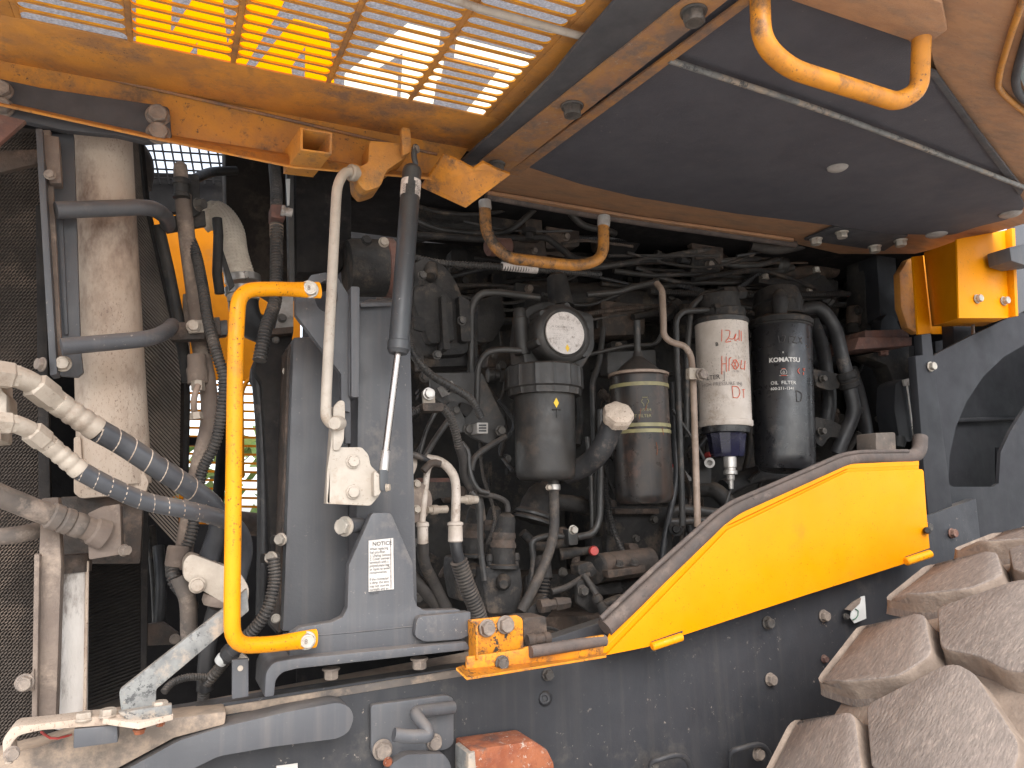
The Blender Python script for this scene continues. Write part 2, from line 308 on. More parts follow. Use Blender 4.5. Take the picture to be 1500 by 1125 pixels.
def rnd(poly, r, idx=None, k=5):
    out = []; n = len(poly)
    for i, p in enumerate(poly):
        if (idx is not None and i not in idx) or r <= 0: out.append(tuple(p)); continue
        p = np.array(p, float); a = np.array(poly[i - 1], float) - p; b = np.array(poly[(i + 1) % n], float) - p
        d = min(r, .45 * np.linalg.norm(a[:2]), .45 * np.linalg.norm(b[:2]))
        p0 = p + a / np.linalg.norm(a[:2]) * d; p2 = p + b / np.linalg.norm(b[:2]) * d
        for t in np.linspace(0, 1, k): out.append(tuple((1 - t) ** 2 * p0 + 2 * t * (1 - t) * p + t * t * p2))
    return out
def slab(bm, front, vec, holes=()):
    """prism: front loop of 3D points, pushed along vec, with optional hole loops"""
    vec = np.array(vec, float)
    if not holes:
        f = [bm.verts.new(tuple(p)) for p in front]; b = [bm.verts.new(tuple(np.array(p) + vec)) for p in front]; n = len(f)
        bm.faces.new(f); bm.faces.new(b[::-1])
        for i in range(n): bm.faces.new((f[i], b[i], b[(i + 1) % n], f[(i + 1) % n]))
        return
    es = []
    for lp in [front] + list(holes):
        v = [bm.verts.new(tuple(p)) for p in lp]; es += [bm.edges.new((v[i], v[(i + 1) % len(v)])) for i in range(len(v))]
    r = bmesh.ops.triangle_fill(bm, edges=es, use_beauty=True, use_dissolve=True)
    fs = [g for g in r['geom'] if isinstance(g, bmesh.types.BMFace)]
    e = bmesh.ops.extrude_face_region(bm, geom=fs, use_keep_orig=True)
    bmesh.ops.translate(bm, verts=[g for g in e['geom'] if isinstance(g, bmesh.types.BMVert)], vec=Vector(vec))
def plate(name, poly, Y, th, m, parent=None, bevel=.0015, holes=(), vec=None, label=None, cat=None, mapf=None, group=None):
    """flat or bent sheet: outline in photo spots at depth Y (or a third number per spot), thickness th going inward"""
    mf = mapf or (lambda p: q(p[0], p[1], p[2] if len(p) > 2 else Y))
    bm = bmesh.new(); slab(bm, [mf(p) for p in poly], vec if vec is not None else (0, th, 0), [[mf(p) for p in h] for h in holes])
    o = finish(name, bm, m, parent, bevel=bevel if not holes else 0)
    if label: tag(o, label, cat, group)
    return o
def circ(px, py, rx, ry=None, n=20): ry = ry or rx; return [(px + rx * math.cos(2 * math.pi * i / n), py + ry * math.sin(2 * math.pi * i / n)) for i in range(n)]
def basis(d):
    d = nrm(d); a = nrm(np.cross(d, (0, 0, 1) if abs(d[2]) < .9 else (0, 1, 0))); return d, a, np.cross(d, a)
def bolt(parent, px, py, Y, w, m='bolt_zinc', d=(0, -1, 0), name='bolt', p=None, h=.5):
    """flange washer and hexagon head in one mesh; w = washer width in photo pixels"""
    p = q(px, py, Y) if p is None else np.array(p); r = w * mpp(p) / 2; d, a, b = basis(d)
    n = 24; th = np.arange(n) * 2 * math.pi / n + random.random()
    hexr = np.array([1 / math.cos(((i % 4) * 15 - 30) * math.pi / 180) for i in range(n)]) * .72
    ring = lambda rr, z: p + d * z * r + r * (rr * np.cos(th))[:, None] * a + r * (rr * np.sin(th))[:, None] * b
    one = np.ones(n)
    bm = bmesh.new(); loft(bm, [ring(one * .96, -.05), ring(one, .06), ring(one * .95, .18), ring(hexr, .2), ring(hexr, h + .12), ring(one * .70, h + .24), ring(one * .55, h + .25), ring(one * .5, h + .22)])
    return finish(name, bm, m, parent, ang=25)
def turned(name, p0, p1, prof, m, parent=None, n=28, label=None, cat=None, ang=35, shape=None, group=None):
    """lathe: p0, p1 are (px, py, depth); prof = [(t along 0..1, width px)]"""
    a0, a1 = q(*p0) if len(p0) == 3 and not isinstance(p0, np.ndarray) else p0, q(*p1) if not isinstance(p1, np.ndarray) else p1
    mm = (mpp(a0) + mpp(a1)) / 2; d, a, b = basis(a1 - a0); Ln = np.linalg.norm(a1 - a0); th = np.arange(n) * 2 * math.pi / n
    k = np.ones(n) if shape is None else np.array([shape(t) for t in th])
    bm = bmesh.new()
    loft(bm, [a0 + d * Ln * t + (w * mm / 2) * (k * np.cos(th))[:, None] * a + (w * mm / 2) * (k * np.sin(th))[:, None] * b for t, w in prof])
    o = finish(name, bm, m, parent, ang=ang)
    if label: tag(o, label, cat, group)
    return o
def hexshape(t): t = (t % (math.pi / 3)) - math.pi / 6; return .9 / math.cos(t)
def boxy(name, c, size, m, parent=None, bevel=.003, ax=None):
    c = np.array(c); sx, sy, sz = [v / 2 for v in size]; bm = bmesh.new()
    X, Y_, Z = ax if ax is not None else np.eye(3)
    X, Y_, Z = np.array(X), np.array(Y_), np.array(Z)
    f = [c + X * i * sx - Y_ * sy + Z * k * sz for i, k in ((-1, -1), (1, -1), (1, 1), (-1, 1))]
    slab(bm, f, Y_ * 2 * sy); return finish(name, bm, m, parent, bevel=bevel)
def block(name, x0, y0, x1, y1, Y, dep, m, parent=None, bevel=.003, label=None, cat=None):
    return plate(name, [(x0, y0), (x1, y0), (x1, y1), (x0, y1)], Y, dep, m, parent, bevel, label=label, cat=cat)
def text_mesh(body, size_m, bold=0.0, align='LEFT', lines=1.0):
    c = bpy.data.curves.new('lettering', 'FONT'); c.body = body; c.size = size_m; c.offset = bold; c.align_x = align; c.space_line = lines; c.resolution_u = 2
    o = bpy.data.objects.new('lettering', c); COL.objects.link(o)
    dg = bpy.context.evaluated_depsgraph_get(); me = bpy.data.meshes.new_from_object(o.evaluated_get(dg))
    bpy.data.objects.remove(o); bpy.data.curves.remove(c)
    return me
def letter(body, size_m, m, parent, f, name='lettering', bold=0.0, align='LEFT', lines=1.0, sx=1.0):
    """lettering laid on a surface by f(u, v) -> world point"""
    me = text_mesh(body, size_m, bold, align, lines); bm = bmesh.new(); bm.from_mesh(me); bpy.data.meshes.remove(me)
    bmesh.ops.triangulate(bm, faces=bm.faces)
    for v in bm.verts: v.co = Vector(f(v.co.x * sx, v.co.y))
    o = finish(name, bm, m, parent); o['kind'] = 'stuff' if False else 'part'; del o['kind']
    return o
def cyl_map(px, py, p0, p1, w, lift=.0006):
    """surface of a turned body: returns f(u, v) centred on the photo spot"""
    a0, a1 = q(*p0), q(*p1); mm = (mpp(a0) + mpp(a1)) / 2; r = w * mm / 2 + lift; ax = nrm(a0 - a1)
    d = nrm(ray(px, py)); oc = CAM - a0; dd = d - ax * np.dot(d, ax); o2 = oc - ax * np.dot(oc, ax)
    A, B, C = np.dot(dd, dd), 2 * np.dot(dd, o2), np.dot(o2, o2) - r * r; disc = max(0, B * B - 4 * A * C)
    hit = CAM + d * ((-B - math.sqrt(disc)) / (2 * A)); rel = hit - a0; hh = np.dot(rel, ax); n0 = nrm(rel - ax * hh); t0 = np.cross(ax, n0)
    def f(u, v):
        an = u / r; return a0 + ax * (hh + v) + r * (n0 * math.cos(an) + t0 * math.sin(an))
    return f
def stroke(name, f, strokes, w, m, parent):
    """hand-drawn marks: polylines in (u, v) metres on a surface map"""
    bm = bmesh.new()
    for s in strokes:
        P = np.array([f(u, v) for u, v in s])
        if len(P) > 2: P = catmull(P, .002)
        else: P = resample(P, .003)
        sweep(bm, P, w / 2, 5)
    return finish(name, bm, m, parent)
# ================================================================ setting
bm = bmesh.new(); slab(bm, [(-150, -150, 0), (150, -150, 0), (150, 150, 0), (-150, 150, 0)], (0, 0, -.2))
g = finish('ground', bm, 'ground_dirt', at=(0, 0, 0)); g['kind'] = 'structure'; g['label'] = 'pale dry dirt yard around the machine'  # sheet added for light bounce; paleness raised to brighten the hood underside

# ================================================================ raised hood over the radiator: panel with louvre slots
GX = [-.295, -.1785, -.0635, .0535, .1740, .2885, .4035]      # divider lines
GY0, GP, GN = .935, .0204, 19                                 # nearest slot edge to the hinge, slot pitch, number of rows
def cz(y): return CEIL0[2] + CT * (y - CEIL0[1])
hood = thing('engine_hood', 'raised rusty orange hood panel with rows of louvre slots at top left', 'hood', (.05, GY0, cz(GY0)))
TH = .0026; DW = .0070; SW = .0046                            # sheet thickness, divider width, slat width
def cp(x, y, dz=0.0): return np.array([x, y, cz(y) + dz])
def up(bm, poly, th=TH, dz=0): slab(bm, [cp(x, y, dz) for x, y in poly], (0, 0, th))
def sheetpart(name, polys, m, parent, dz=0, th=TH, bevel=.0007):
    bm = bmesh.new()
    for p in polys: up(bm, p, th, dz)
    return finish(name, bm, m, parent, bevel=bevel)
ytop = GY0 - GP * GN
sheetpart('hinge_border', [[(-.62, GY0), (.50, GY0), (.50, 1.062), (-.62, 1.062)]], 'hood_orange', hood)
sheetpart('end_border', [[(GX[-1] + DW / 2, ytop), (.52, ytop), (.52, GY0 - .0005), (GX[-1] + DW / 2, GY0 - .0005)]], 'hood_orange', hood)
sheetpart('outer_border', [[(-.62, ytop - .12), (.52, ytop - .12), (.52, ytop - .0005), (-.62, ytop - .0005)]], 'hood_orange', hood)
sheetpart('rear_border', [[(-.62, ytop), (GX[1] - DW / 2, ytop), (GX[1] - DW / 2, GY0 - .0005), (-.62, GY0 - .0005)]], 'hood_orange', hood)
for i, x in enumerate(GX[1:]):
    sheetpart('divider', [[(x - DW / 2 + .0002, ytop), (x + DW / 2 - .0002, ytop), (x + DW / 2 - .0002, GY0 - .0007), (x - DW / 2 + .0002, GY0 - .0007)]], 'hood_orange', hood)
def slat_poly(L, half_top=True, half_bot=True):
    r = (GP - SW) / 2; out = []
    def side(sgn):
        pts = []
        for t in np.linspace(0, math.pi / 2, 5): pts.append((r * (1 - math.cos(math.pi / 2 - t)) if False else r - r * math.cos(t), sgn * (GP / 2 - r * math.sin(t))))
        return pts
    a = [(x, y) for x, y in side(1)]; b = [(L - x, y) for x, y in side(1)][::-1]
    c = [(L - x, y) for x, y in side(-1)]; d = [(x, y) for x, y in side(-1)][::-1]
    return a + b + c + d
for j in range(1, len(GX) - 1):
    x0, x1 = GX[j] + DW / 2, GX[j + 1] - DW / 2
    sp = slat_poly(x1 - x0); me0 = None
    for k in range(1, GN):
        yc = GY0 - k * GP
        if me0 is None:
            bm = bmesh.new(); slab(bm, [(x, y, 0) for x, y in sp], (0, 0, TH))
            bmesh.ops.recalc_face_normals(bm, faces=bm.faces)
            me0 = bpy.data.meshes.new('slat'); bm.to_mesh(me0); bm.free(); me0.materials.append(M('hood_orange')); me0.materials.append(M('slot_edge'))
            for p_ in me0.polygons: p_.material_index = 1 if abs(p_.normal.z) < .5 else 0
        o = bpy.data.objects.new('slat', me0); COL.objects.link(o); o.parent = hood
        o.location = tuple(np.array([x0, yc, cz(yc)]) - np.array(hood.location)); o.rotation_euler[0] = math.radians(3.5)
# translucent lettered film over the slots
FILM_DZ = .0075
WP = [(199, -60), (252, -60), (252, 2), (250, 50), (281, 0), (300, -60), (328, -60), (327, 0), (333, 66), (352, 0), (370, -60), (442, -60), (412, 12), (358, 99), (352, 130), (288, 118), (289, 62), (275, 82), (272, 112), (199, 92)]
AP = [(430, 27), (480, 40), (485, 70), (492, 145), (446, 136), (447, 68), (427, 98), (430, 134), (372, 122), (372, 100)]
FP = [(597, 34), (645, 46), (642, 82), (650, 90), (646, 116), (640, 117), (632, 170), (586, 160), (590, 77), (553, 101), (583, 112), (580, 162), (503, 144), (505, 108)]
SP = [(669, 54), (800, 88), (790, 118), (757, 110), (706, 176), (676, 172), (732, 100), (665, 84)]
def film3(poly): return [ce(x, y, FILM_DZ) for x, y in poly]
bm = bmesh.new()
slab(bm, [cp(x, y, FILM_DZ) for x, y in ((GX[1] - .02, ytop - .005), (GX[-1] + .03, ytop - .005), (GX[-1] + .03, 1.045), (GX[1] - .02, 1.045))], (0, 0, .0005), [film3(p) for p in (WP, AP, FP, SP)])
film = finish('film_sheet', bm, 'film_grey', hood)
for nm, poly, m_ in (('letter_w', WP, 'film_yellow'), ('letter_a', AP, 'film_yellow'), ('letter_four', FP, 'film_white'), ('letter_seven', SP, 'film_white')):
    bm = bmesh.new(); slab(bm, film3(poly), (0, 0, .0004)); finish(nm, bm, m_, film)
# pale stay rod under the panel
o = pipe('stay_rod', np.array([ce(560, -40, -.012), ce(700, 12, -.012), ce(870, 58, -.012)]), 12, 'cream_paint', bend=5, label='pale painted stay rod running under the louvred hood panel', cat='rod')

# ---------------------------------------------------------------- hood side rail
rail = thing('hood_rail', 'grimy orange steel rail under the louvred hood panel', 'rail', q(330, 200, 1.05))
plate('rail_face', [(-60, 40), (330, 129), (640, 200), (690, 212), (655, 262), (430, 243), (240, 205), (-60, 140)], 1.052, .006, 'hood_rail', rail)
plate('bottom_lip', [(-60, 138, 1.02), (240, 204, 1.02), (430, 243, 1.02), (655, 262, 1.02), (655, 256, 1.055), (430, 236, 1.055), (240, 196, 1.055), (-60, 130, 1.055)], 1.0, .004, 'hood_rail', rail, vec=(0, 0, -.004))
pipe('weld_bead', [(-60, 66, 1.049), (330, 154, 1.049), (640, 226, 1.049)], 5, 'beam_brown', rail, bend=1, n=8)
br = thing('mounting_plate', 'black steel plate bolted to the orange rail at far left', 'plate', q(120, 200, 1.04))
plate('plate_body', rnd([(-40, 106), (60, 128), (248, 156), (252, 205), (214, 208), (172, 198), (90, 190), (40, 178), (-40, 160)], 7, [2, 3]), 1.035, .012, 'rubber_flap', br, .002)
for x, y in ((231, 170), (232, 196), (3, 133), (4, 158)): bolt(br, x, y, 1.034, 34 if x > 20 else 30, 'bolt_dusty', h=.55)
plate('rust_corner', [(-30, 160), (38, 176), (-30, 235)], 1.0, .01, 'rust_brown', parent=None, label='rusty triangular steel corner at the far left edge', cat='bracket')

# square hollow stub
st = thing('square_tube_stub', 'short open square tube welded under the orange rail', 'tube', q(455, 240, 1.03))
sq = [(440, 186), (487, 194), (486, 226), (440, 220)]
mf = lambda p: q(p[0], p[1], .975)
bm = bmesh.new(); o_ = [mf(p) for p in sq]; ctr = sum(o_) / 4; i_ = [ctr + (p - ctr) * .84 for p in o_]; bv = np.array([-.012, .075, -.004])
loft(bm, [[p + bv for p in o_], o_, i_, [p + bv * .9 for p in i_]], cap=False, closed=False)
finish('tube_wall', bm, 'hood_rail', st, bevel=.0008)
boxy('tube_end', ctr + bv * .97, (.03, .004, .02), 'hood_rail', st, .001)

# hinge lug of the rail
lug = thing('strut_lug', 'orange cast lug holding the strut and link rod under the rail', 'lug', q(560, 240, 1.02))
plate('lug_body', rnd([(541, 206), (588, 210), (600, 200), (602, 222), (592, 232), (580, 240), (566, 250), (558, 272), (548, 276), (535, 280), (524, 268), (522, 246), (540, 238)], 5), 1.0, .045, 'hood_rail', lug, .003)
plate('lug_ear', rnd([(588, 186), (601, 188), (603, 222), (590, 228)], 4), .985, .01, 'hood_rail', lug, .002)
turned('lug_boss', (512, 252, 1.005), (530, 256, 1.01), [(0, 24), (.12, 27), (.5, 27), (.6, 22), (1, 22)], 'hood_rail', lug)
bolt(lug, 608, 219, .985, 15, 'bolt_dusty', d=(.8, -.6, 0))

# bright plate beside the strut
pl = thing('corner_plate', 'flat orange corner plate hanging below the hood beam', 'plate', q(690, 270, 1.0))
plate('plate_sheet', [(650, 227, .985), (674, 237, .97), (694, 248, .965), (708, 238, .96), (727, 248, .96), (748, 256, .96), (682, 305, 1.0), (617, 275, 1.04)], 1, .005, 'worn_orange', pl, .001, vec=(0, .002, .005))

# ================================================================ front hood door: dark insulated ceiling
door = thing('insulated_hood', 'raised front hood door lined with black insulation', 'hood', ce(1100, 250, 0))
def cplate(name, poly, dz, th, m, parent, bevel=.001, holes=()):
    return plate(name, poly, 0, 0, m, parent, bevel, vec=(0, 0, th), mapf=lambda p: ce(p[0], p[1], dz + (p[2] if len(p) > 2 else 0)), holes=holes)
INS = [(775, 246), (930, 100), (1070, -20), (1110, -60), (1330, -30), (1340, 90), (1362, 105), (1420, 185), (1494, 288), (1503, 304), (1480, 321), (1430, 333), (1395, 345), (1300, 343), (1222, 331), (1075, 313), (930, 289), (850, 270)]
cplate('insulation_panel', rnd(INS, 12, [8, 9, 10, 11, 12]), -.010, .010, 'insulation', door, .002)
cplate('door_skin', [(660, 262), (1090, -80), (1560, -80), (1540, 320), (1500, 328), (1418, 352), (1340, 372), (1230, 372), (1160, 356), (720, 283)], .004, .004, 'hood_brown', door, .001)
cplate('edge_strip', [(1356, 102), (1372, 108), (1432, 190), (1500, 278), (1494, 288), (1420, 190)], -.014, .006, 'rubber_flap', door)
pipe('support_rod', np.array([ce(980, 88, -.02), ce(1240, 175, -.02), ce(1520, 282, -.02)]), 8, 'zinc_arm', door)
for x, y in ((1227, 245), (1480, 313), (1372, 343)):
    p = ce(x, y, -.010); m_ = mpp(p)
    bm = bmesh.new(); n = 24; th = np.arange(n) * 2 * math.pi / n
    loft(bm, [p + np.array([0, 0, -h_]) + np.stack([np.cos(th) * r_, np.sin(th) * r_, 0 * th], 1) * m_ * 15 for h_, r_ in ((-.001, 1), (.002, .95), (.005, .7), (.0065, .35))])
    finish('retainer_button', bm, 'plug_grey', door)
# lower lip with its rubber fringe
cplate('rim_strip', [(715, 283), (940, 321), (1163, 352), (1163, 355), (940, 325), (712, 288)], -.004, .006, 'hood_brown', door, .001)
pipe('rubber_fringe', np.array([ce(712, 287, -.004), ce(840, 310, -.004), ce(960, 329, -.004), ce(1060, 343, -.004), ce(1165, 358, -.004)]), 11, 'seal_rubber', door, n=8)
# end beam, running outward
beam = thing('hood_beam', 'brown dusty steel beam with three bolts running diagonally below the hood', 'beam', ce(850, 150, -.02))
cplate('beam_face', [(702, 238), (1040, -30), (1105, -30), (745, 252)], -.030, .004, 'beam_brown', beam)
cplate('side_strip', [(742, 254), (1116, -20), (1140, -24), (758, 258)], -.022, .004, 'beam_brown', beam)
for x, y, w_ in ((1016, 17, 40), (838, 155, 34), (727, 240, 27)): bolt(beam, 0, 0, 0, w_, 'bolt_dark', d=(0, 0, -1), p=ce(x, y, -.031), h=.7)
flap = cplate('rubber_flap', [(662, 251), (700, 240), (800, 160), (912, 78), (1010, 0), (1040, -30), (930, -30), (838, 75), (812, 108), (780, 140), (735, 185), (700, 215)], -.027, .006, 'rubber_flap', None)
tag(flap, 'black rubber flap along the left side of the diagonal hood beam', 'flap')
# bolted joint plate
jp = thing('joint_plate', 'dark steel joint plate with four bolts under the front hood edge', 'plate', ce(1250, 350))
cplate('plate_body', [(1178, 352), (1222, 333), (1330, 346), (1295, 368)], -.004, .006, 'rubber_flap', jp)
for x, y in ((1195, 350), (1233, 340), (1281, 361), (1319, 352)): bolt(jp, 0, 0, 0, 19, 'bolt_zinc', d=(0, 0, -1), p=ce(x, y, -.005), h=.7)
# grab handle of the door
gh = thing('door_handle', 'chipped orange tubular handle hanging from the front hood door', 'handle', ce(1230, 60, -.03))
cplate('handle_base', [(1120, -40), (1160, 2), (1330, 60), (1345, 75), (1388, 45), (1380, 5), (1250, -50)], -.024, .016, 'hood_brown', gh, .003)
hp = [ce(1112, -25, -.02), ce(1112, 42, -.085), ce(1150, 92, -.10), ce(1290, 140, -.10), ce(1348, 142, -.085), ce(1348, 60, -.02)]
hp = [ce(1113, -10, -.02), ce(1115, 62, -.075), ce(1155, 100, -.09), ce(1315, 150, -.09), ce(1347, 132, -.075), ce(1350, 52, -.02)]
pipe('handle_tube', np.array(hp), 28, 'worn_orange', gh, bend=34, n=18)
# cab corner at the upper right
cab = thing('cab_corner', 'orange brown cab corner with a window edge at upper right', 'cab', ce(1480, 120, .01))
cplate('cab_skin', [(1330, -60), (1545, -60), (1530, 310), (1500, 300), (1370, 100)], -.004, .006, 'hood_brown', cab)
pipe('window_seal', np.array([ce(1500, -5, -.008), ce(1478, 60, -.008), ce(1464, 112, -.008), ce(1468, 135, -.008), ce(1510, 172, -.008)]), 9, 'hood_rail', cab)
pipe('inner_seal', np.array([ce(1512, 30, -.008), ce(1492, 95, -.008), ce(1488, 120, -.008), ce(1495, 140, -.008), ce(1520, 160, -.008)]), 12, 'rubber_flap', cab)
cplate('window_pane', [(1492, 110), (1512, 50), (1530, 50), (1530, 165), (1510, 150)], -.007, .003, 'glass_pane', cab)

# ---------------------------------------------------------------- U handle under the front hood door
uh = thing('inner_handle', 'worn orange and black U shaped handle above the engine', 'handle', q(795, 380, 1.12))
pipe('handle_tube', [(710, 300, 1.12), (712, 345, 1.12), (740, 378, 1.12), (850, 390, 1.10), (884, 378, 1.10), (884, 322, 1.10)], 17, 'grimy_orange', uh, bend=22)
for a, b in (((710, 294, 1.12), (711, 307, 1.12)), ((885, 317, 1.10), (884, 332, 1.10))):
    turned('sleeve', a, b, [(0, 17.5), (.1, 18.5), (.9, 18.5), (1, 17.5)], 'plug_grey', uh)
# ================================================================ radiator end (left)
rad = thing('radiator', 'dark dusty radiator core at the far left edge', 'radiator', q(20, 1080, 1.16))
plate('core_back', [(-330, 150), (60, 190), (72, 1130), (-330, 1180)], 1.175, .05, 'radiator_mid', rad, 0)
# fine wavy fins standing on the core, too small to count
bm = bmesh.new()
for i in range(190):
    y = 196 + i * 5.0
    for j in range(27):
        x = -75 + j * 5.4 + (i % 2) * 1.2
        a = q(x, y + 2.0, 1.173); b = q(x + 5.1, y - 1.6, 1.173)
        n_ = np.array([0, 0, .0009])
        slab(bm, [a - n_, b - n_, b + n_, a + n_], (0, -.0022, 0))
fo = finish('core_fins', bm, 'radiator_fin', rad); fo['kind'] = 'stuff'
plate('side_channel', [(52, 300), (66, 300), (80, 1100), (60, 1100)], 1.15, .02, 'radiator_dark', rad)

cool = thing('oil_cooler', 'oil cooler with slanted fins behind the wide beige pipe', 'cooler', q(200, 1000, 1.3))
plate('core_back', [(100, 190), (205, 200), (212, 300), (272, 560), (268, 720), (214, 745), (214, 1050), (120, 1060)], 1.33, .05, 'radiator_mid', cool, 0)
bm = bmesh.new()
for i in range(96):
    t = i / 95; y0 = 150 + t * 560
    xl = 150; xr = np.interp(y0 + 120, [200, 300, 560, 720, 800], [203, 212, 268, 266, 264]); 
    a = q(xl, y0 - 60 + 30, 1.325); b = q(xr - 3, y0 + 62 + 30 * (xr - 190) / 80, 1.325)
    if b[2] > q(200, 205, 1.325)[2] and t < .05: continue
    slab(bm, [a, b, b + np.array([0, 0, .0034]), a + np.array([0, 0, .0034])], (0, -.012, 0))
fo = finish('core_fins', bm, 'fin_light', cool); fo['kind'] = 'stuff'
bm = bmesh.new()
for i in range(58):
    y0 = 745 + i * 5.2
    a = q(126, y0 + 30, 1.325); b = q(210, y0, 1.325)
    if y0 + 30 > 1045: break
    slab(bm, [a, b, b + np.array([0, 0, .0018]), a + np.array([0, 0, .0018])], (0, -.006, 0))
fo = finish('lower_core_fins', bm, 'radiator_dark', cool); fo['kind'] = 'stuff'
pipe('edge_rail', [(206, 200, 1.31), (215, 300, 1.31), (275, 560, 1.31), (272, 700, 1.31)], 8, 'radiator_dark', cool, bend=30)
plate('side_tank', [(268, 430), (276, 430), (280, 560), (272, 560)], 1.31, .05, 'brown_dust', cool)
plate('lower_rail', [(206, 740), (218, 740), (214, 1050), (206, 1050)], 1.31, .03, 'radiator_dark', cool)
pipe('top_hose', [(190, 205, 1.4), (208, 230, 1.4), (212, 250, 1.4), (208, 275, 1.4)], 26, 'hose_dusty', cool)

# wide pipe
wp = thing('coolant_pipe', 'wide dusty beige vertical pipe behind the two hydraulic hoses', 'pipe', q(165, 725, 1.1))
turned('pipe_body', (146, 170, 1.12), (169, 712, 1.12), [(0, 86), (.1, 86), (.55, 89), (.9, 93), (1, 93)], 'tan_dust', wp, n=40)
plate('foot_flange', rnd([(108, 640), (118, 640), (122, 702), (210, 690), (218, 706), (214, 722), (118, 730), (108, 722)], 4), 1.09, .05, 'tan_dust', wp, .003)
plate('foot_block', [(88, 728), (210, 722), (206, 826), (88, 826)], 1.12, .06, 'engine_brown', wp, .003)

# channel post beside the pipe
po = thing('channel_post', 'grey channel post with rungs in front of the beige pipe', 'post', q(90, 550, 1.05))
plate('front_flange', [(52, 188), (62, 188), (84, 548), (73, 550)], 1.02, .03, 'grey_paint', po)
plate('web', [(62, 190), (74, 190), (92, 540), (84, 546)], 1.04, .01, 'brown_dust', po)
plate('inner_flange', [(76, 196), (108, 196), (118, 508), (122, 545), (114, 552), (88, 550), (86, 505)], 1.06, .012, 'grey_paint', po)
plate('rib', [(84, 320), (92, 320), (100, 490), (94, 490)], 1.055, .008, 'grey_paint', po)
plate('upper_clip', [(58, 196), (86, 200), (90, 268), (72, 268)], 1.03, .02, 'brown_dust', po)
bolt(po, 73, 256, 1.02, 16, 'bolt_dusty'); bolt(po, 62, 534, 1.01, 22, 'bolt_dusty', d=(-.8, -.6, 0)); bolt(po, 92, 533, 1.03, 24, 'fitting_zinc', h=.7)
plate('cross_strap', [(-40, 222), (60, 218), (60, 238), (-40, 262)], 1.06, .01, 'engine_brown', po)
for a in ([(82, 308, 1.03), (222, 303, 1.06), (244, 318, 1.12), (246, 330, 1.16)], [(90, 508, 1.0), (222, 496, 1.02), (246, 484, 1.06), (252, 476, 1.14)]):
    r_ = pipe('bent_rung', a, 23, 'grey_paint', po, bend=26, n=18)

# small mounts between cooler and shroud
cl = thing('harness_clamp', 'brown clamp block with a pale bolt joining the lower rung to harnesses', 'clamp', q(290, 485, 1.12))
plate('clamp_plate', [(248, 472), (318, 470), (318, 496), (252, 498)], 1.12, .02, 'engine_brown', cl)
plate('clamp_tab', [(276, 470), (300, 468), (300, 487), (276, 488)], 1.115, .005, 'fitting_zinc', cl)
bolt(cl, 283, 478, 1.112, 20, 'fitting_zinc', h=.6)
plate('clamp_saddle', [(298, 466), (322, 464), (324, 490), (300, 492)], 1.10, .03, 'engine_brown', cl)
plate('clamp_end', rnd([(318, 470), (333, 468), (334, 490), (320, 492)], 3), 1.12, .02, 'pipe_dark', cl)

# harness tubes
def conduit(L, w, label, m='conduit', pitch=5.0, dep=.22, group='corrugated wiring conduits beside the radiator'):
    return pipe('wiring_conduit', L, w, m, None, label=label, cat='conduit', corr=(pitch, dep), group=group)
conduit([(272, 335, 1.18), (287, 372, 1.16), (297, 420, 1.13), (305, 470, 1.10), (318, 520, 1.08), (328, 560, 1.08), (318, 640, 1.1), (296, 690, 1.12), (288, 740, 1.12), (278, 790, 1.12), (262, 820, 1.12)], 17, 'long corrugated black conduit winding down left of the yellow grab handle')
conduit([(276, 350, 1.2), (284, 420, 1.2), (296, 465, 1.18), (302, 520, 1.16)], 11, 'thin corrugated conduit running beside the long winding one', pitch=4.5)
pipe('rigid_line', [(268, 285, 1.16), (274, 350, 1.17), (286, 440, 1.17), (292, 500, 1.17), (304, 560, 1.15), (306, 620, 1.14), (290, 690, 1.14), (272, 790, 1.14), (268, 830, 1.15)], 24, 'brown_dust', label='dusty brown flat line running behind the long corrugated conduit', cat='hose')
cap = thing('line_coupling', 'dark upright hose coupling with round cap below the mesh screen', 'coupling', q(265, 300, 1.15))
turned('cap', (264, 238, 1.15), (265, 262, 1.15), [(0, 10), (.15, 18), (.5, 20), (1, 20)], 'brown_dust', cap)
turned('body', (265, 262, 1.15), (266, 290, 1.15), [(0, 21), (.05, 24), (.3, 24), (.35, 21), (.8, 21), (.85, 24), (1, 24)], 'pipe_dark', cap)
plate('bracket', [(276, 268), (292, 262), (294, 310), (282, 318)], 1.16, .02, 'engine_cast', cap)
bolt(cap, 290, 300, 1.15, 20, 'bolt_dark', d=(.7, -.7, 0), h=.9)
pipe('bracket_leg', [(232, 330, 1.16), (248, 400, 1.17), (262, 470, 1.17), (275, 560, 1.18)], 16, 'engine_black', cap, bend=5)
plate('bracket_arm', [(240, 318), (300, 308), (302, 330), (244, 340)], 1.17, .01, 'engine_black', cap)
pipe('upper_line', [(285, 262, 1.3), (310, 252, 1.35), (345, 250, 1.38)], 14, 'pipe_dark', cap)
pipe('side_leg', [(318, 320, 1.2), (320, 345, 1.2), (318, 400, 1.2), (322, 430, 1.2)], 14, 'engine_black', cap, bend=3)
plate('stay_strip', [(314, 345), (320, 345), (344, 418), (336, 425)], 1.25, .01, 'pipe_dark', cap)

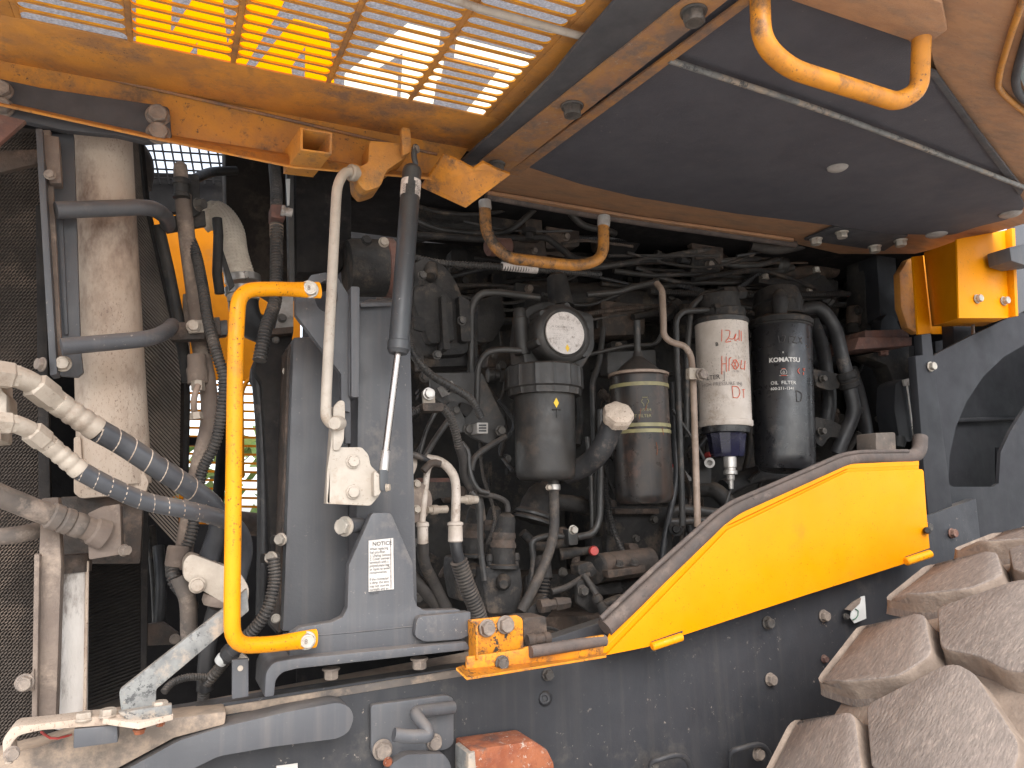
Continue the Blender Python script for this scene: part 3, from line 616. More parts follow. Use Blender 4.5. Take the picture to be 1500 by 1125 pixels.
sens = thing('sensor_tube', 'small beige hooked tube with hex nuts left of the grab handle', 'tube', q(287, 600, 1.15))
turned('upper_nut', (290, 558, 1.12), (290, 572, 1.12), [(0, 18), (1, 18)], 'fitting_zinc', sens, n=12, shape=hexshape)
pipe('hook', [(290, 565, 1.1), (285, 580, 1.09), (284, 598, 1.1), (287, 610, 1.12)], 9, 'pipe_tan', sens)
turned('lower_nut', (287, 604, 1.1), (288, 614, 1.1), [(0, 16), (1, 18)], 'fitting_zinc', sens, n=12, shape=hexshape)
turned('stem', (288, 520, 1.14), (290, 562, 1.14), [(0, 26), (.4, 26), (.5, 30), (1, 28)], 'brown_dust', sens)

# ---------------------------------------------------------------- hydraulic hoses with zinc fittings
def hyd(label, pre, hose, w, nutw, ends):
    t = thing('hydraulic_hose', label, 'hose', q(*hose[-1]), 'hydraulic hoses crossing the beige pipe')
    (a, b, c, d, e) = pre
    turned('union_nut', a, b, [(0, nutw * .8), (.05, nutw), (.75, nutw), (.85, nutw * .86), (1, nutw * .86)], 'fitting_zinc', t, n=24, shape=hexshape, ang=25)
    pipe('elbow', [a, b, c], nutw * .80, 'fitting_zinc', t, n=18)
    turned('swivel_nut', c, d, [(0, nutw * .8), (.08, nutw * .98), (.7, nutw * .98), (.8, nutw * .86), (1, nutw * .86)], 'fitting_zinc', t, n=24, shape=hexshape, ang=25)
    fw = w * 1.12
    turned('crimp_ferrule', d, e, [(0, fw * .9), (.02, fw), (.18, fw), (.22, fw * .92), (.28, fw * .92), (.33, fw * 1.02), (.42, fw * 1.02), (.46, fw * .93), (.52, fw * .93), (.57, fw * 1.03), (.68, fw * 1.03), (.72, fw * .95), (.78, fw * .95), (.82, fw * 1.04), (.98, fw * 1.04), (1, fw * .96)], 'fitting_zinc', t, n=24)
    L = [e] + hose
    pipe('hose_body', L, w, 'hose_wrap', t, n=32)
    helix_wrap('spiral_edge', [e] + hose[:ends], w, w * .86, 'tan_dust', t, tw=2.4, lift=1.005)
    return t
hyd('upper thick black hydraulic hose with beige crimped fitting', [(-14, 546, .86), (26, 552, .87), (48, 562, .88), (84, 590, .90), (143, 630, .92)],
    [(182, 652, .935), (230, 684, .95), (280, 716, .97), (312, 742, .99), (322, 768, 1.01), (312, 800, 1.03), (300, 835, 1.04)], 31, 40, 4)
hyd('lower thinner black hydraulic hose with beige crimped fitting', [(-14, 618, .85), (22, 621, .86), (44, 630, .87), (72, 652, .885), (118, 690, .90)],
    [(160, 712, .91), (215, 735, .925), (280, 748, .94), (330, 762, .965), (352, 780, 1.0), (358, 810, 1.03), (346, 860, 1.05)], 25, 33, 4)
# manifold stub they leave from
mb = thing('manifold_block', 'beige dusty manifold block at the far left edge', 'block', q(-10, 600, .9))
plate('block_body', [(-60, 525), (2, 528), (3, 572), (10, 578), (10, 608), (2, 608), (2, 645), (-60, 650)], .88, .06, 'fitting_zinc', mb, .004)

# ---------------------------------------------------------------- lower left pipes
lp = thing('suction_hose', 'dusty brown hose with ribbed sleeve entering a flange block', 'hose', q(150, 790, 1.0))
pipe('hose_body', [(-40, 708, .93), (10, 730, .95), (60, 750, .97), (85, 758, .98)], 32, 'hose_dusty', lp, n=18)
turned('ribbed_sleeve', (72, 754, .975), (122, 772, .99), [(0, 34), (.05, 38), (.28, 38), (.33, 33), (.4, 38), (.6, 38), (.66, 33), (.72, 37), (.95, 37), (1, 34)], 'hose_dusty', lp)
turned('adapter', (120, 771, .99), (152, 784, 1.0), [(0, 33), (.4, 33), (.5, 40), (1, 44)], 'brown_dust', lp)
plate('flange_block', rnd([(128, 752), (150, 742), (176, 738), (178, 812), (130, 820)], 4), 1.0, .06, 'brown_dust', lp, .004)
bolt(lp, 181, 806, 1.0, 18, 'bolt_dusty', d=(.6, -.8, 0), h=.9)
pipe('return_hose', [(-40, 788, 1.0), (20, 784, 1.0), (58, 776, 1.02)], 25, 'hose_dusty', label='short dusty hose below the ribbed suction hose', cat='hose')
pl2 = thing('support_post', 'tan dusty square post at the lower left', 'post', q(65, 1060, 1.0))
plate('post_face', [(60, 730), (86, 728), (90, 830), (82, 1062), (52, 1062), (56, 830)], 1.0, .03, 'brown_dust', pl2, .003)
plate('post_flange', [(50, 812), (58, 812), (54, 1060), (46, 1060)], .985, .02, 'brown_dust', pl2)
plate('clamp_arm', [(46, 985), (50, 980), (50, 1012), (40, 1012), (34, 1000)], .98, .02, 'brown_dust', pl2)
bolt(pl2, 36, 1000, .97, 26, 'bolt_dusty', h=.7)
cy = thing('white_cylinder', 'flaking white painted upright cylinder beside the tan post', 'cylinder', q(108, 1060, 1.05))
mat('flaking_white', (0.50, 0.46, 0.42), (0.58, 0.54, 0.50), (0.10, 0.072, 0.056), .68, 0, scale=26, rough=.75, bump=.5, aniso=(1, 1, .35))
turned('barrel', (108, 820, 1.06), (104, 1062, 1.06), [(0, 44), (.06, 44), (.07, 40), (1, 42)], 'flaking_white', cy, n=32)
turned('collar', (109, 812, 1.06), (108, 838, 1.06), [(0, 46), (1, 46)], 'engine_brown', cy, n=32)
pipe('side_bead', [(128, 822, 1.05), (124, 1050, 1.05)], 5, 'tan_dust', cy, bend=1, n=8)

# ---------------------------------------------------------------- zinc bracket arm and hose clamp block
ar = thing('bracket_arm', 'dusty zinc bracket arm slanting up to the hose clamp', 'bracket', q(205, 1055, .93))
plate('slanted_arm', rnd([(174, 1012), (331, 889), (362, 862), (365, 895), (352, 906), (229, 1010), (228, 1046), (212, 1050), (178, 1050)], 6, [0, 6]), .935, .012, 'zinc_arm', ar, .002)
plate('base_plate', [(172, 1044, .925), (252, 1032, .925), (252, 1050, .925), (200, 1066, .925)], .925, .05, 'zinc_arm', ar, .002, vec=(0, .012, 0))
plate('base_top', [(150, 1052, .925), (204, 1060, .915), (254, 1046, .925), (252, 1034, .96), (180, 1040, .96)], .925, .01, 'tan_dust', ar, .001, vec=(0, 0, -.006))
for x, y in ((123, 1046), (158, 1041), (205, 1040), (234, 1030)): bolt(ar, 0, 0, 0, 27, 'fitting_zinc', d=(0, 0, 1), p=q(x, y + 8, .935), h=.55)
bolt(ar, 204, 1068, .93, 18, 'rust_red', d=(0, 0, -1)); bolt(ar, 235, 1058, .935, 14, 'rust_red', d=(0, 0, -1))
fb = thing('flat_strap', 'bent beige flat strap running left from the bracket arm', 'strap', q(60, 1070, .92))
plate('strap_band', rnd([(6, 1120), (2, 1085), (18, 1064), (60, 1060), (175, 1046), (252, 1048), (172, 1062), (60, 1070), (26, 1078), (16, 1092), (18, 1120)], 10, [1, 2, 3, 7, 8]), .93, .035, 'tan_dust', fb, .002)
bolt(fb, 17, 1104, .925, 22, 'bolt_dusty', d=(.3, -.95, 0), h=.7)
plate('lug_box', [(108, 1068), (172, 1062), (173, 1088), (107, 1097)], .93, .03, 'grey_paint', parent=None, label='small grey lug welded under the beige strap', cat='lug', bevel=.002)
pipe('thin_wire', [(60, 1072, .98), (78, 1082, .97), (105, 1076, .98)], 3.5, 'red_plastic', label='thin red wire sagging under the beige strap', cat='wire', n=6)
cb = thing('hose_clamp_block', 'pale two hole clamp block gripping the hydraulic hoses', 'clamp', q(310, 880, 1.0))
plate('block_body', rnd([(279, 810), (300, 818), (352, 838), (366, 862), (362, 892), (334, 888), (268, 848), (268, 822)], 9), 1.0, .06, 'fitting_zinc', cb, .005)
for x, y, w_ in ((298, 826, 40), (335, 845, 36)): turned('grommet', (x, y - 5, 1.02), (x - 1, y + 4, 1.02), [(0, w_ * .8), (.3, w_), (.8, w_), (1, w_ * .9)], 'brown_dust', cb)
turned('grommet', (322, 872, 1.02), (318, 888, 1.02), [(0, 46), (.6, 46), (1, 38)], 'brown_dust', cb)
bolt(cb, 289, 857, .995, 24, 'fitting_zinc', h=.5)
pipe('lower_hose', [(318, 886, 1.04), (310, 915, 1.06), (303, 960, 1.07), (300, 1010, 1.08)], 24, 'hose_black', label='smooth black hose dropping below the clamp block', cat='hose')
pipe('lower_hose', [(262, 845, 1.08), (275, 880, 1.08), (277, 930, 1.1), (282, 955, 1.1)], 24, 'hose_dusty', label='dusty brown hose dropping left of the clamp block', cat='hose')
conduit([(252, 828, 1.1), (255, 850, 1.09), (268, 868, 1.1), (282, 890, 1.12)], 20, 'short corrugated conduit curling behind the clamp block', pitch=5)
turned('conduit_sleeve', (262, 800, 1.1), (256, 830, 1.1), [(0, 28), (.1, 31), (.9, 29), (1, 26)], 'brown_dust', None, label='dusty sleeve holding the long conduit above the clamp block', cat='sleeve')

# ---------------------------------------------------------------- behind: shroud, insulated duct, screen, far door
sh = thing('fan_shroud', 'black round edged fan shroud beside the grey column', 'shroud', q(385, 430, 1.42))
plate('shroud_face', [(329, 200), (331, 300), (338, 350), (352, 385), (375, 412), (400, 428), (432, 440), (432, 200)], 1.4, .08, 'radiator_mid', sh, .004)
bd = thing('insulated_duct', 'beige braided insulated duct curving beside the black shroud', 'duct', q(355, 430, 1.34))
bm = bmesh.new(); P, r_, mm = tube_path([(296, 322, 1.36), (318, 314, 1.35), (337, 338, 1.33), (343, 375, 1.32), (353, 412, 1.32)], 38, None, .001)
T, A, B = frames(P); n = 96; rings = []
for i in range(len(P)):
    th = np.arange(n) * 2 * math.pi / n; rr = r_ * (1 + .05 * np.sin(th * 12 + i * .55) * np.sin(th * 12 - i * .55)) * (1 + .25 * max(0, (i / len(P) - .6)))
    rings.append(P[i] + (rr * np.cos(th))[:, None] * A[i] + (rr * np.sin(th))[:, None] * B[i])
loft(bm, rings); finish('braided_cover', bm, 'braid', bd, ang=60)
for y in (409, 426): turned('band_clamp', (355, y - 5, 1.32), (356, y + 6, 1.32), [(0, 49), (.1, 51), (.9, 51), (1, 49)], 'steel', bd)
turned('end_cuff', (356, 432, 1.32), (357, 440, 1.32), [(0, 46), (1, 45)], 'braid', bd)
pipe('duct_elbow', [(357, 430, 1.33), (358, 455, 1.33), (372, 478, 1.34), (420, 490, 1.36)], 42, 'hose_black', bd, n=20)
scr = thing('mesh_screen', 'black square mesh screen against the white sky at upper left', 'screen', q(260, 265, 1.9))
YS = 1.9
for i in range(14):
    x = 176 + i * 13.4; pipe('wire', [(x - 12, 180, YS), (x + 6 - i * .25, 270, YS)], 2.7, 'engine_deep', scr, bend=1, n=6)
for j in range(6):
    y = 198 + j * 13.6; pipe('wire', [(160, y - 8, YS + .004), (380, y + 8 - j * 1.5, YS + .004)], 2.7, 'engine_deep', scr, bend=1, n=6)
plate('lower_frame', [(150, 250), (380, 258), (380, 312), (150, 310)], YS + .02, .02, 'engine_deep', scr)

fd = thing('far_side_door', 'orange slatted door on the far side of the machine', 'door', q(330, 760, 2.3))
YF = 2.3
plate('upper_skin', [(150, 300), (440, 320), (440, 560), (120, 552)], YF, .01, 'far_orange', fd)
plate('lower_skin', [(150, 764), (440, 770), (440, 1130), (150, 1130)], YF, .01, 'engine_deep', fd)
for i in range(17):
    y = 562 + i * 12.7
    plate('slat', [(150, y - 3), (440, y + 2), (440, y + 5.4), (150, y + .6)], YF, .004, 'far_orange', fd, 0)
for x in (396, 335, 262): plate('slat_post', [(x, 550), (x + 9, 550), (x + 9, 770), (x, 770)], YF + .006, .006, 'far_orange', fd)
pipe('far_handle', [(355, 700, 2.2), (354, 575, 2.2), (362, 556, 2.2), (380, 552, 2.2)], 6, 'far_orange', fd, bend=10)
pipe('strut', [(345, 765, 1.9), (410, 772, 1.9)], 34, 'engine_brown', label='dark round cross tube below the far slats', cat='tube')
cv = thing('parked_car', 'red and white car parked far behind the slatted door', 'car', (.9, 9.5, 0))
def wbox(name, c, s, m, parent, bevel=.03): return boxy(name, c, s, m, parent, bevel)
wbox('body', (.9, 9.5, .62), (4.2, 1.7, .62), 'car_red', cv, .12)
wbox('cabin', (.7, 9.5, 1.22), (2.2, 1.5, .6), 'car_white', cv, .15)
wbox('side_window', (.7, 8.742, 1.24), (1.7, .02, .36), 'car_glass', cv, .005)
for x in (-.5, 2.2):
    bm = bmesh.new(); th = np.arange(24) * math.pi / 12
    loft(bm, [np.stack([x + np.cos(th) * r_, 0 * th + 8.62 + y_, .33 + np.sin(th) * r_], 1) for y_, r_ in ((0, .2), (.0, .28), (.04, .33), (.22, .33))]); finish('wheel', bm, 'tyre_black', cv)
hd = bmesh.new()
for i in range(1400):
    c = np.array([rng.uniform(-6, 12), rng.uniform(15, 17), rng.uniform(.0, 1) ** .8 * 3.2 + .1]); a = nrm(rng.normal(size=3)); b_ = nrm(np.cross(a, rng.normal(size=3))); s_ = rng.uniform(.18, .42)
    hd.faces.new([hd.verts.new(tuple(c + s_ * (a * u + b_ * v))) for u, v in ((-1, 0), (0, -.5), (1, 0), (0, .5))])
ho = finish('hedge', hd, 'hedge_leaf'); ho['kind'] = 'stuff'; ho['label'] = 'green hedge far behind the machine'
lw = thing('dark_stay', 'black upright stay behind the yellow grab handle', 'stay', q(325, 760, 1.7))
pipe('stay_bar', [(334, 560, 1.7), (328, 640, 1.7), (322, 700, 1.7), (318, 750, 1.7)], 16, 'engine_deep', lw, bend=10)
plate('cross_bar', [(272, 640), (345, 640), (345, 652), (272, 652)], 1.72, .02, 'engine_deep', lw)
pipe('lower_bar', [(220, 770, 1.6), (228, 850, 1.6), (232, 940, 1.6)], 14, 'engine_black', lw)
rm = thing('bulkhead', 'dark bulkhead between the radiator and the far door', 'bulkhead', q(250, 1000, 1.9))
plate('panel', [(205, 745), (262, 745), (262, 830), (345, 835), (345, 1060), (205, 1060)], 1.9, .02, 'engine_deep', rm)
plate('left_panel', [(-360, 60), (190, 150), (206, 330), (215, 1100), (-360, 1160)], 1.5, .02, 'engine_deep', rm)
pipe('bulkhead_hose', [(232, 800, 1.5), (236, 860, 1.48), (232, 930, 1.48)], 16, 'hose_black', rm)
plate('bulkhead_tab', [(212, 916), (240, 912), (262, 928), (258, 944), (214, 946)], 1.45, .02, 'engine_brown', rm)
bolt(rm, 256, 936, 1.445, 15, 'bolt_dusty')
# ================================================================ grey support column
co = thing('support_column', 'grey painted steel column with a drilled top plate in the middle left', 'column', q(500, 950, 1.02))
plate('left_box', [(430, 494), (510, 490), (512, 925), (414, 925)], 1.075, .12, 'grey_paint', co, .003)
plate('main_box', [(526, 441), (600, 441), (612, 900), (520, 905)], 1.03, .14, 'grey_paint', co, .003)
HP = [(433, 434), (456, 403), (476, 399), (492, 402), (513, 436), (513, 604), (500, 600), (500, 548), (433, 460)]
plate('drilled_plate', HP, 1.0, .014, 'grey_paint', co, holes=[circ(478, 434, 17, 23)])
plate('edge_flange', rnd([(514, 419), (527, 420), (526, 582), (515, 582)], 3), .985, .05, 'grey_paint', co, .002)
plate('lower_web', [(500, 545), (514, 560), (514, 650), (506, 650)], 1.02, .012, 'grey_paint', co)
pipe('weld_seam', [(512, 450, .997), (512, 580, .997)], 4, 'grey_paint', co, n=8)
plate('top_cap', [(528, 444, 1.02), (575, 442, 1.02), (590, 438, 1.16), (540, 438, 1.16)], 1.02, .01, 'grey_paint', co, .001, vec=(0, 0, -.006))
plate('left_return', [(421, 510), (431, 495), (415, 925), (408, 928)], 1.10, .10, 'engine_brown', co, .002)
FT = [(545, 751), (573, 751), (605, 825), (607, 876), (611, 888), (622, 894), (673, 893), (681, 900), (682, 945), (424, 972), (424, 930), (440, 919), (487, 911), (502, 904), (509, 890), (511, 828)]
plate('foot_plate', rnd(FT, 6, [0, 1, 7, 8, 10]), .985, .02, 'grey_paint', co, .002)
plate('foot_body', [(428, 940), (680, 915), (682, 940), (428, 968)], 1.006, .09, 'grey_paint', co, .003)
plate('foot_boss', rnd([(611, 903), (690, 896), (690, 930), (676, 937), (622, 941), (607, 933)], 9, [0, 3, 4, 5]), .972, .02, 'grey_paint', co, .0025)
pipe('foot_bend', [(424, 934, .985), (520, 926, .985), (610, 917, .985)], 2.0, 'grey_paint', co, n=6)
sp = turned('spacer', (510, 770, 1.0), (527, 769, 1.02), [(0, 22), (1, 22)], 'grey_paint', co)
bolt(co, 506, 771, .998, 30, 'bolt_zinc', d=(-.75, -.65, 0), h=.6)
ns = plate('notice_label', [(540, 792), (576, 788), (577, 863), (540, 867)], .9835, .0008, 'label_white', co, 0)
f0 = q(541.5, 800, .9829)
flat = lambda u, v: f0 + np.array([u, 0, v]) + np.array([0, 0, u * .02])
mm0 = mpp(f0)
letter('NOTICE', 8.0 * mm0, 'ink_black', ns, lambda u, v: flat(u + 4 * mm0, v), bold=.00005)
letter('When replacing\nfuel pre-filter:\n1. Unplug connec-\n2. Cover connec-\nterminals with a\npolyethylene bag\nor tapes to avoid\ncontamination.\n\nIf the connector\nis dirty, the sens\nmay not operate\nnormally and en\nmay fail.', 5.6 * mm0, 'ink_black', ns, lambda u, v: flat(u, v - 6.2 * mm0), lines=.86, sx=.78)
plate('label_fold', [(571.5, 789), (573, 789), (573.5, 862), (572, 862)], .9832, .0008, 'ink_grey', ns, 0)
# base strap under the foot
bs = thing('base_strap', 'bent thick flat bar under the grey column foot', 'bar', q(400, 1015, .98))
plate('bar_band', rnd([(387, 1022), (389, 985), (400, 970), (428, 965), (684, 940), (690, 952), (435, 980), (414, 985), (404, 996), (402, 1020)], 9, [1, 2, 3, 7, 8]), .965, .10, 'grey_paint', bs, .003)
for x, y in ((485, 985), (614, 970)): bolt(bs, 0, 0, 0, 26, 'bolt_dusty', d=(0, 0, -1), p=q(x, y - 6, 1.0), h=.9)
# little tab left of strap
tb = thing('upright_tab', 'small grey upright tab with one hole beside the lower handle end', 'tab', q(352, 1020, .98))
plate('tab_plate', rnd([(340, 967), (364, 965), (364, 1020), (340, 1024)], 2), .97, .008, 'grey_paint', tb)
turned('hole_plug', (352, 979, .969), (352.5, 979, .975), [(0, 8), (1, 9)], 'fitting_zinc', tb, n=14)

# yellow grab handle
gh2 = thing('grab_handle', 'bright yellow tubular grab handle bolted to the grey column', 'handle', q(345, 940, .95))
HL = [(468, 425, .965), (430, 424, .955), (400, 423, .94), (350, 425, .925), (345, 500, .92), (340, 880, .92), (340, 946, .925), (395, 944, .945), (424, 940, .955), (462, 935, .965)]
P = fillet(pts3(HL), 34 * mpp(q(345, 600, .92)), 9); mmh = mpp(q(345, 600, .92)); r0 = 11.5 * mmh
P = resample(P, .006); T, A, B = frames(P); bm = bmesh.new(); rings = []; n = 20; th = np.arange(n) * 2 * math.pi / n; k = len(P)
for i in range(k):
    e = max(0, 1 - min(i, k - 1 - i) / 9.0); e = e * e * (3 - 2 * e)
    off = r0 * (np.cos(th)[:, None] * A[i] + np.sin(th)[:, None] * B[i]) * np.array([1, 1 - .72 * e, 1 + .22 * e]); rings.append(P[i] + off)
loft(bm, rings); finish('handle_tube', bm, 'yellow_handle', gh2, ang=60)
for x, y in ((453, 424), (449, 938)):
    b = bolt(gh2, x, y, .961, 27, 'bolt_zinc', h=.45)
    pb = q(x, y, .961); rr_ = 27 * mpp(pb) / 2
    letter('8', .0085, 'bolt_dusty', b, lambda u, v, pb=pb: pb + np.array([u - .004, -rr_ * .76, v - .003]), name='head_mark')

# gas strut
gs = thing('gas_strut', 'black gas strut with a chrome rod in front of the column', 'strut', q(565, 705, .98))
turned('cylinder', (604, 244, .985), (584, 506, .965), [(0, 20), (.01, 26), (.03, 29), (.98, 29), (1, 27)], 'strut_black', gs, n=32)
turned('end_collar', (584.5, 499, .965), (583, 518, .965), [(0, 30), (.05, 33), (.7, 33), (.8, 30), (1, 27)], 'strut_black', gs, n=32)
turned('rod', (583, 515, .965), (564.5, 664, .963), [(0, 10), (1, 10)], 'chrome', gs, n=24)
turned('rod_end', (565, 660, .963), (562.5, 690, .962), [(0, 12), (.05, 13.5), (1, 13.5)], 'steel', gs, n=24)
plate('lower_clevis', rnd([(556, 688), (568, 688), (569, 706), (566, 720), (557, 719)], 3), .955, .014, 'strut_black', gs, .002)
bolt(gs, 566, 714, .958, 13, 'fitting_zinc', d=(.85, -.5, 0), h=.6)
pipe('upper_clevis', [(604, 246, .985), (609, 238, .98), (606, 228, .98), (609, 214, .985)], 9, 'strut_black', gs, n=10)
lb = turned('strut_label', (602.3, 266, .9838), (600.6, 289, .982), [(0, 29.4), (1, 29.4)], 'label_dusty', gs, n=32)
fm = cyl_map(601, 277, (602.3, 266, .9838), (600.6, 289, .982), 29.4)
letter('GAS SPRING\nDO NOT OPEN\nN0 A10-0204\n0450 N', .0062, 'ink_black', lb, lambda u, v: fm(u - .012, v + .006), lines=.8, sx=.8)

# link rod and pale bracket
lr = thing('link_rod', 'pale grey bent link rod left of the gas strut', 'rod', q(495, 615, .97))
pipe('rod_bar', [(524, 254, 1.0), (506, 250, .985), (494, 270, .975), (492, 300, .975), (478, 575, .965), (477, 612, .965), (486, 622, .968), (496, 620, .97)], 15, 'cream_paint', lr, bend=17, n=18)
turned('upper_collar', (512, 252, .99), (520, 254, .995), [(0, 20), (.2, 24), (1, 24)], 'fitting_zinc', lr)
pb = thing('pale_bracket', 'beige folded bracket with two bolts at the foot of the gas strut', 'bracket', q(517, 738, .98))
plate('bracket_face', rnd([(488, 655), (530, 655), (540, 666), (543, 682), (556, 694), (560, 708), (556, 726), (543, 741), (478, 738), (482, 690)], 4), .972, .006, 'cream_paint', pb, .0018)
plate('side_flange', [(478, 738, .972), (479, 690, .972), (485, 650, .972), (488, 600, .972), (484, 596, .995), (480, 650, .995), (474, 738, .995)], .972, .004, 'cream_paint', pb, .001, vec=(.005, 0, 0))
plate('upper_lug', rnd([(488, 596), (497, 586), (505, 587), (506, 606), (504, 645), (497, 660), (488, 660)], 4), .968, .008, 'cream_paint', pb, .0018)
turned('lug_bush', (490, 620, .955), (497, 620, .972), [(0, 18), (.3, 22), (1, 22)], 'cream_paint', pb)
plate('right_ear', rnd([(548, 690), (556, 694), (561, 708), (557, 724), (548, 728)], 4), .958, .014, 'cream_paint', pb, .0018)
for x, y in ((517, 676), (517, 721)): bolt(pb, x, y, .971, 21, 'cream_paint', h=.5)

# ================================================================ yellow side panel, its rail and hinge bracket
yp = thing('side_panel', 'bright yellow lower side panel beside the tyre', 'panel', q(1150, 890, .98))
PN = [(888, 960), (1066, 776), (1241, 691), (1353, 687), (1357, 745), (1363, 812), (1325, 826), (1180, 872), (1000, 931), (948, 948)]
plate('panel_skin', rnd(PN, 5, [3, 5]), .975, .004, 'yellow_paint', yp, .0012)
plate('upper_flange', [(886, 948, .979), (1062, 769, .979), (1240, 685, .979), (1346, 680, .979), (1346, 674, .998), (1238, 678, .998), (1056, 762, .998), (880, 944, .998)], .98, .003, 'yellow_paint', yp, .0008, vec=(0, 0, -.003))
plate('inner_lip', [(880, 960), (900, 912), (1056, 764), (1238, 680), (1346, 675), (1346, 690), (1242, 694), (1070, 780), (905, 950)], .9795, .003, 'yellow_paint', yp, .001)
for x, y, dx in ((977, 940, 22), (1345, 817, 18)):
    hgt = thing if False else None
    kn = turned('hinge_knuckle', (x - dx, y + dx * .33, .970), (x + dx, y - dx * .33, .970), [(0, 9), (.03, 12), (.33, 12), (.34, 11), (.36, 12), (.66, 12), (.67, 11), (.69, 12), (.97, 12), (1, 9)], 'yellow_handle', yp, n=18)
    plate('hinge_slot', [(x - dx - 1, y + dx * .33 - 6), (x + dx + 1, y - dx * .33 - 6), (x + dx + 1, y - dx * .33 - 9), (x - dx - 1, y + dx * .33 - 7.5)], .9745, .002, 'ink_black', yp, 0)
turned('rubber_stop', (1357, 777, .974), (1359, 777, .962), [(0, 10), (.8, 10), (1, 7)], 'tyre_black', yp, n=14)
se = thing('edge_seal', 'brown dusty rubber seal along the top edge of the yellow panel', 'seal', q(1060, 755, 1.0))
pipe('seal_tube', [(886, 920, .985), (960, 850, .99), (1052, 762, .99), (1075, 745, .99), (1235, 674, .99), (1260, 670, .99), (1335, 670, .99), (1347, 662, .995), (1348, 640, 1.0)], 23, 'seal_rubber', se, bend=14, n=14)
pipe('seal_ridge', [(880, 906, .975), (952, 838, .98), (1048, 752, .98), (1072, 736, .98), (1234, 666, .98), (1260, 662, .98), (1330, 661, .98)], 7, 'seal_rubber', se, bend=14, n=8)
yb = thing('hinge_bracket', 'scuffed yellow hinge bracket with two bolts left of the yellow panel', 'bracket', q(720, 985, .96))
plate('back_plate', rnd([(687, 908), (757, 901), (766, 906), (767, 952), (688, 966)], 6, [2]), .966, .005, 'worn_yellow', yb, .0012)
plate('left_cheek', [(686, 910, .966), (697, 915, .94), (698, 966, .94), (687, 972, .966)], .966, .004, 'worn_yellow', yb, .001, vec=(.003, 0, 0))
plate('lower_angle', [(684, 962), (765, 951), (770, 948), (885, 930), (884, 958), (682, 990)], .945, .005, 'worn_yellow', yb, .001)
plate('bottom_flange', [(668, 978, .92), (684, 992, .92), (888, 960, .92), (888, 956, .955), (684, 984, .955), (680, 974, .955)], .95, .003, 'worn_yellow', yb, .0008, vec=(0, 0, -.003))
for x, y, w_, m_ in ((713, 920, 26, 'bolt_dusty'), (740, 915, 27, 'bolt_dusty')): bolt(yb, x, y, .964, w_, m_, h=.6)
bolt(yb, 735, 971, .943, 22, 'bolt_dark', h=.55)
turned('rolled_sleeve', (777, 955, .94), (886, 938, .95), [(0, 12), (0, 17), (1, 17), (1, 12)], 'seal_rubber', None, n=16, label='short brown rubber roll lying on the yellow bracket rail', cat='roll')

# ================================================================ chassis side plate
ch = thing('chassis_frame', 'large dark chassis side plate along the bottom of the picture', 'chassis', q(800, 1120, 1.03))
plate('side_plate', [(140, 1180), (240, 1050), (250, 1041), (690, 974), (720, 964), (900, 905), (1345, 760), (1430, 730), (1480, 1180)], 1.03, .03, 'chassis_paint', ch, .003)
plate('top_edge', [(240, 1049, 1.028), (690, 978, 1.028), (900, 930, 1.028), (900, 915, 1.09), (690, 966, 1.09), (250, 1034, 1.09)], 1.03, .01, 'dusty_chassis', ch, .001, vec=(0, 0, -.01))
RB = [(100, 1200), (180, 1130), (262, 1085), (330, 1064), (420, 1043), (495, 1029), (512, 1035), (519, 1050), (512, 1072), (495, 1082), (400, 1094), (320, 1108), (235, 1150), (180, 1200)]
plate('cast_rib', rnd(RB, 9), .985, .05, 'grey_paint', ch, .006)
plate('dusty_top', [(-300, 1330), (-280, 1190), (-20, 1112), (60, 1092), (110, 1075), (250, 1052), (332, 1042), (330, 1062), (255, 1082), (170, 1128), (110, 1180)], .99, .05, 'dusty_chassis', ch, .004)
for x, y, w_, m_ in ((1124, 912, 19, 'bolt_dark'), (1206, 902, 18, 'bolt_dusty'), (1128, 995, 19, 'bolt_dusty'), (802, 988, 18, 'bolt_dark'), (1358, 772, 14, 'bolt_dark'), (1394, 781, 15, 'rust_brown'), (1207, 965, 12, 'rust_brown')):
    bolt(ch, x, y, 1.028, w_, m_, h=.7)
turned('plug_ring', (798, 1023, 1.03), (798, 1023, 1.024), [(0, 22), (.4, 21), (1, 15), (1, 9), (.5, 8)], 'chassis_paint', ch, n=24)
for x, y in ((975, 1112), (1092, 1097)):
    pipe('step_loop', [(x - 22, y + 30, 1.02), (x - 21, y + 6, 1.0), (x - 8, y, .99), (x + 20, y - 6, .99), (x + 34, y + 6, 1.0), (x + 36, y + 30, 1.02)], 8, 'chassis_paint', ch, n=10)
bolt(ch, 1110, 1104, 1.0, 20, 'bolt_dusty'); bolt(ch, 958, 1120, 1.0, 14, 'bolt_dark')
plate('white_label', [(405, 1122), (436, 1118), (436, 1150), (405, 1150)], 1.028, .001, 'label_white', ch, 0)
# latch hook plate
hk = thing('hook_plate', 'dusty grey hook plate bolted to the chassis', 'hook', q(605, 1100, 1.02))
plate('plate_body', rnd([(543, 1033), (656, 1018), (665, 1024), (665, 1090), (655, 1098), (600, 1108), (556, 1112), (544, 1105)], 6), 1.018, .012, 'grey_paint', hk, .003)
pipe('hook_bar', [(664, 1036, 1.008), (630, 1040, 1.0), (606, 1044, .985), (625, 1068, .96), (628, 1078, .955), (600, 1079, .955), (577, 1076, .955)], 19, 'grey_paint', hk, bend=10, n=10)
plate('lower_tab', rnd([(596, 1105), (650, 1104), (660, 1118), (664, 1150), (560, 1150), (572, 1120)], 6), 1.0, .02, 'grey_paint', hk, .003)
for x, y, w_ in ((560, 1098, 30), (636, 1087, 24)): bolt(hk, x, y, 1.016, w_, 'bolt_dusty', h=.6)
bolt(hk, 568, 1116, 1.0, 14, 'rust_red')
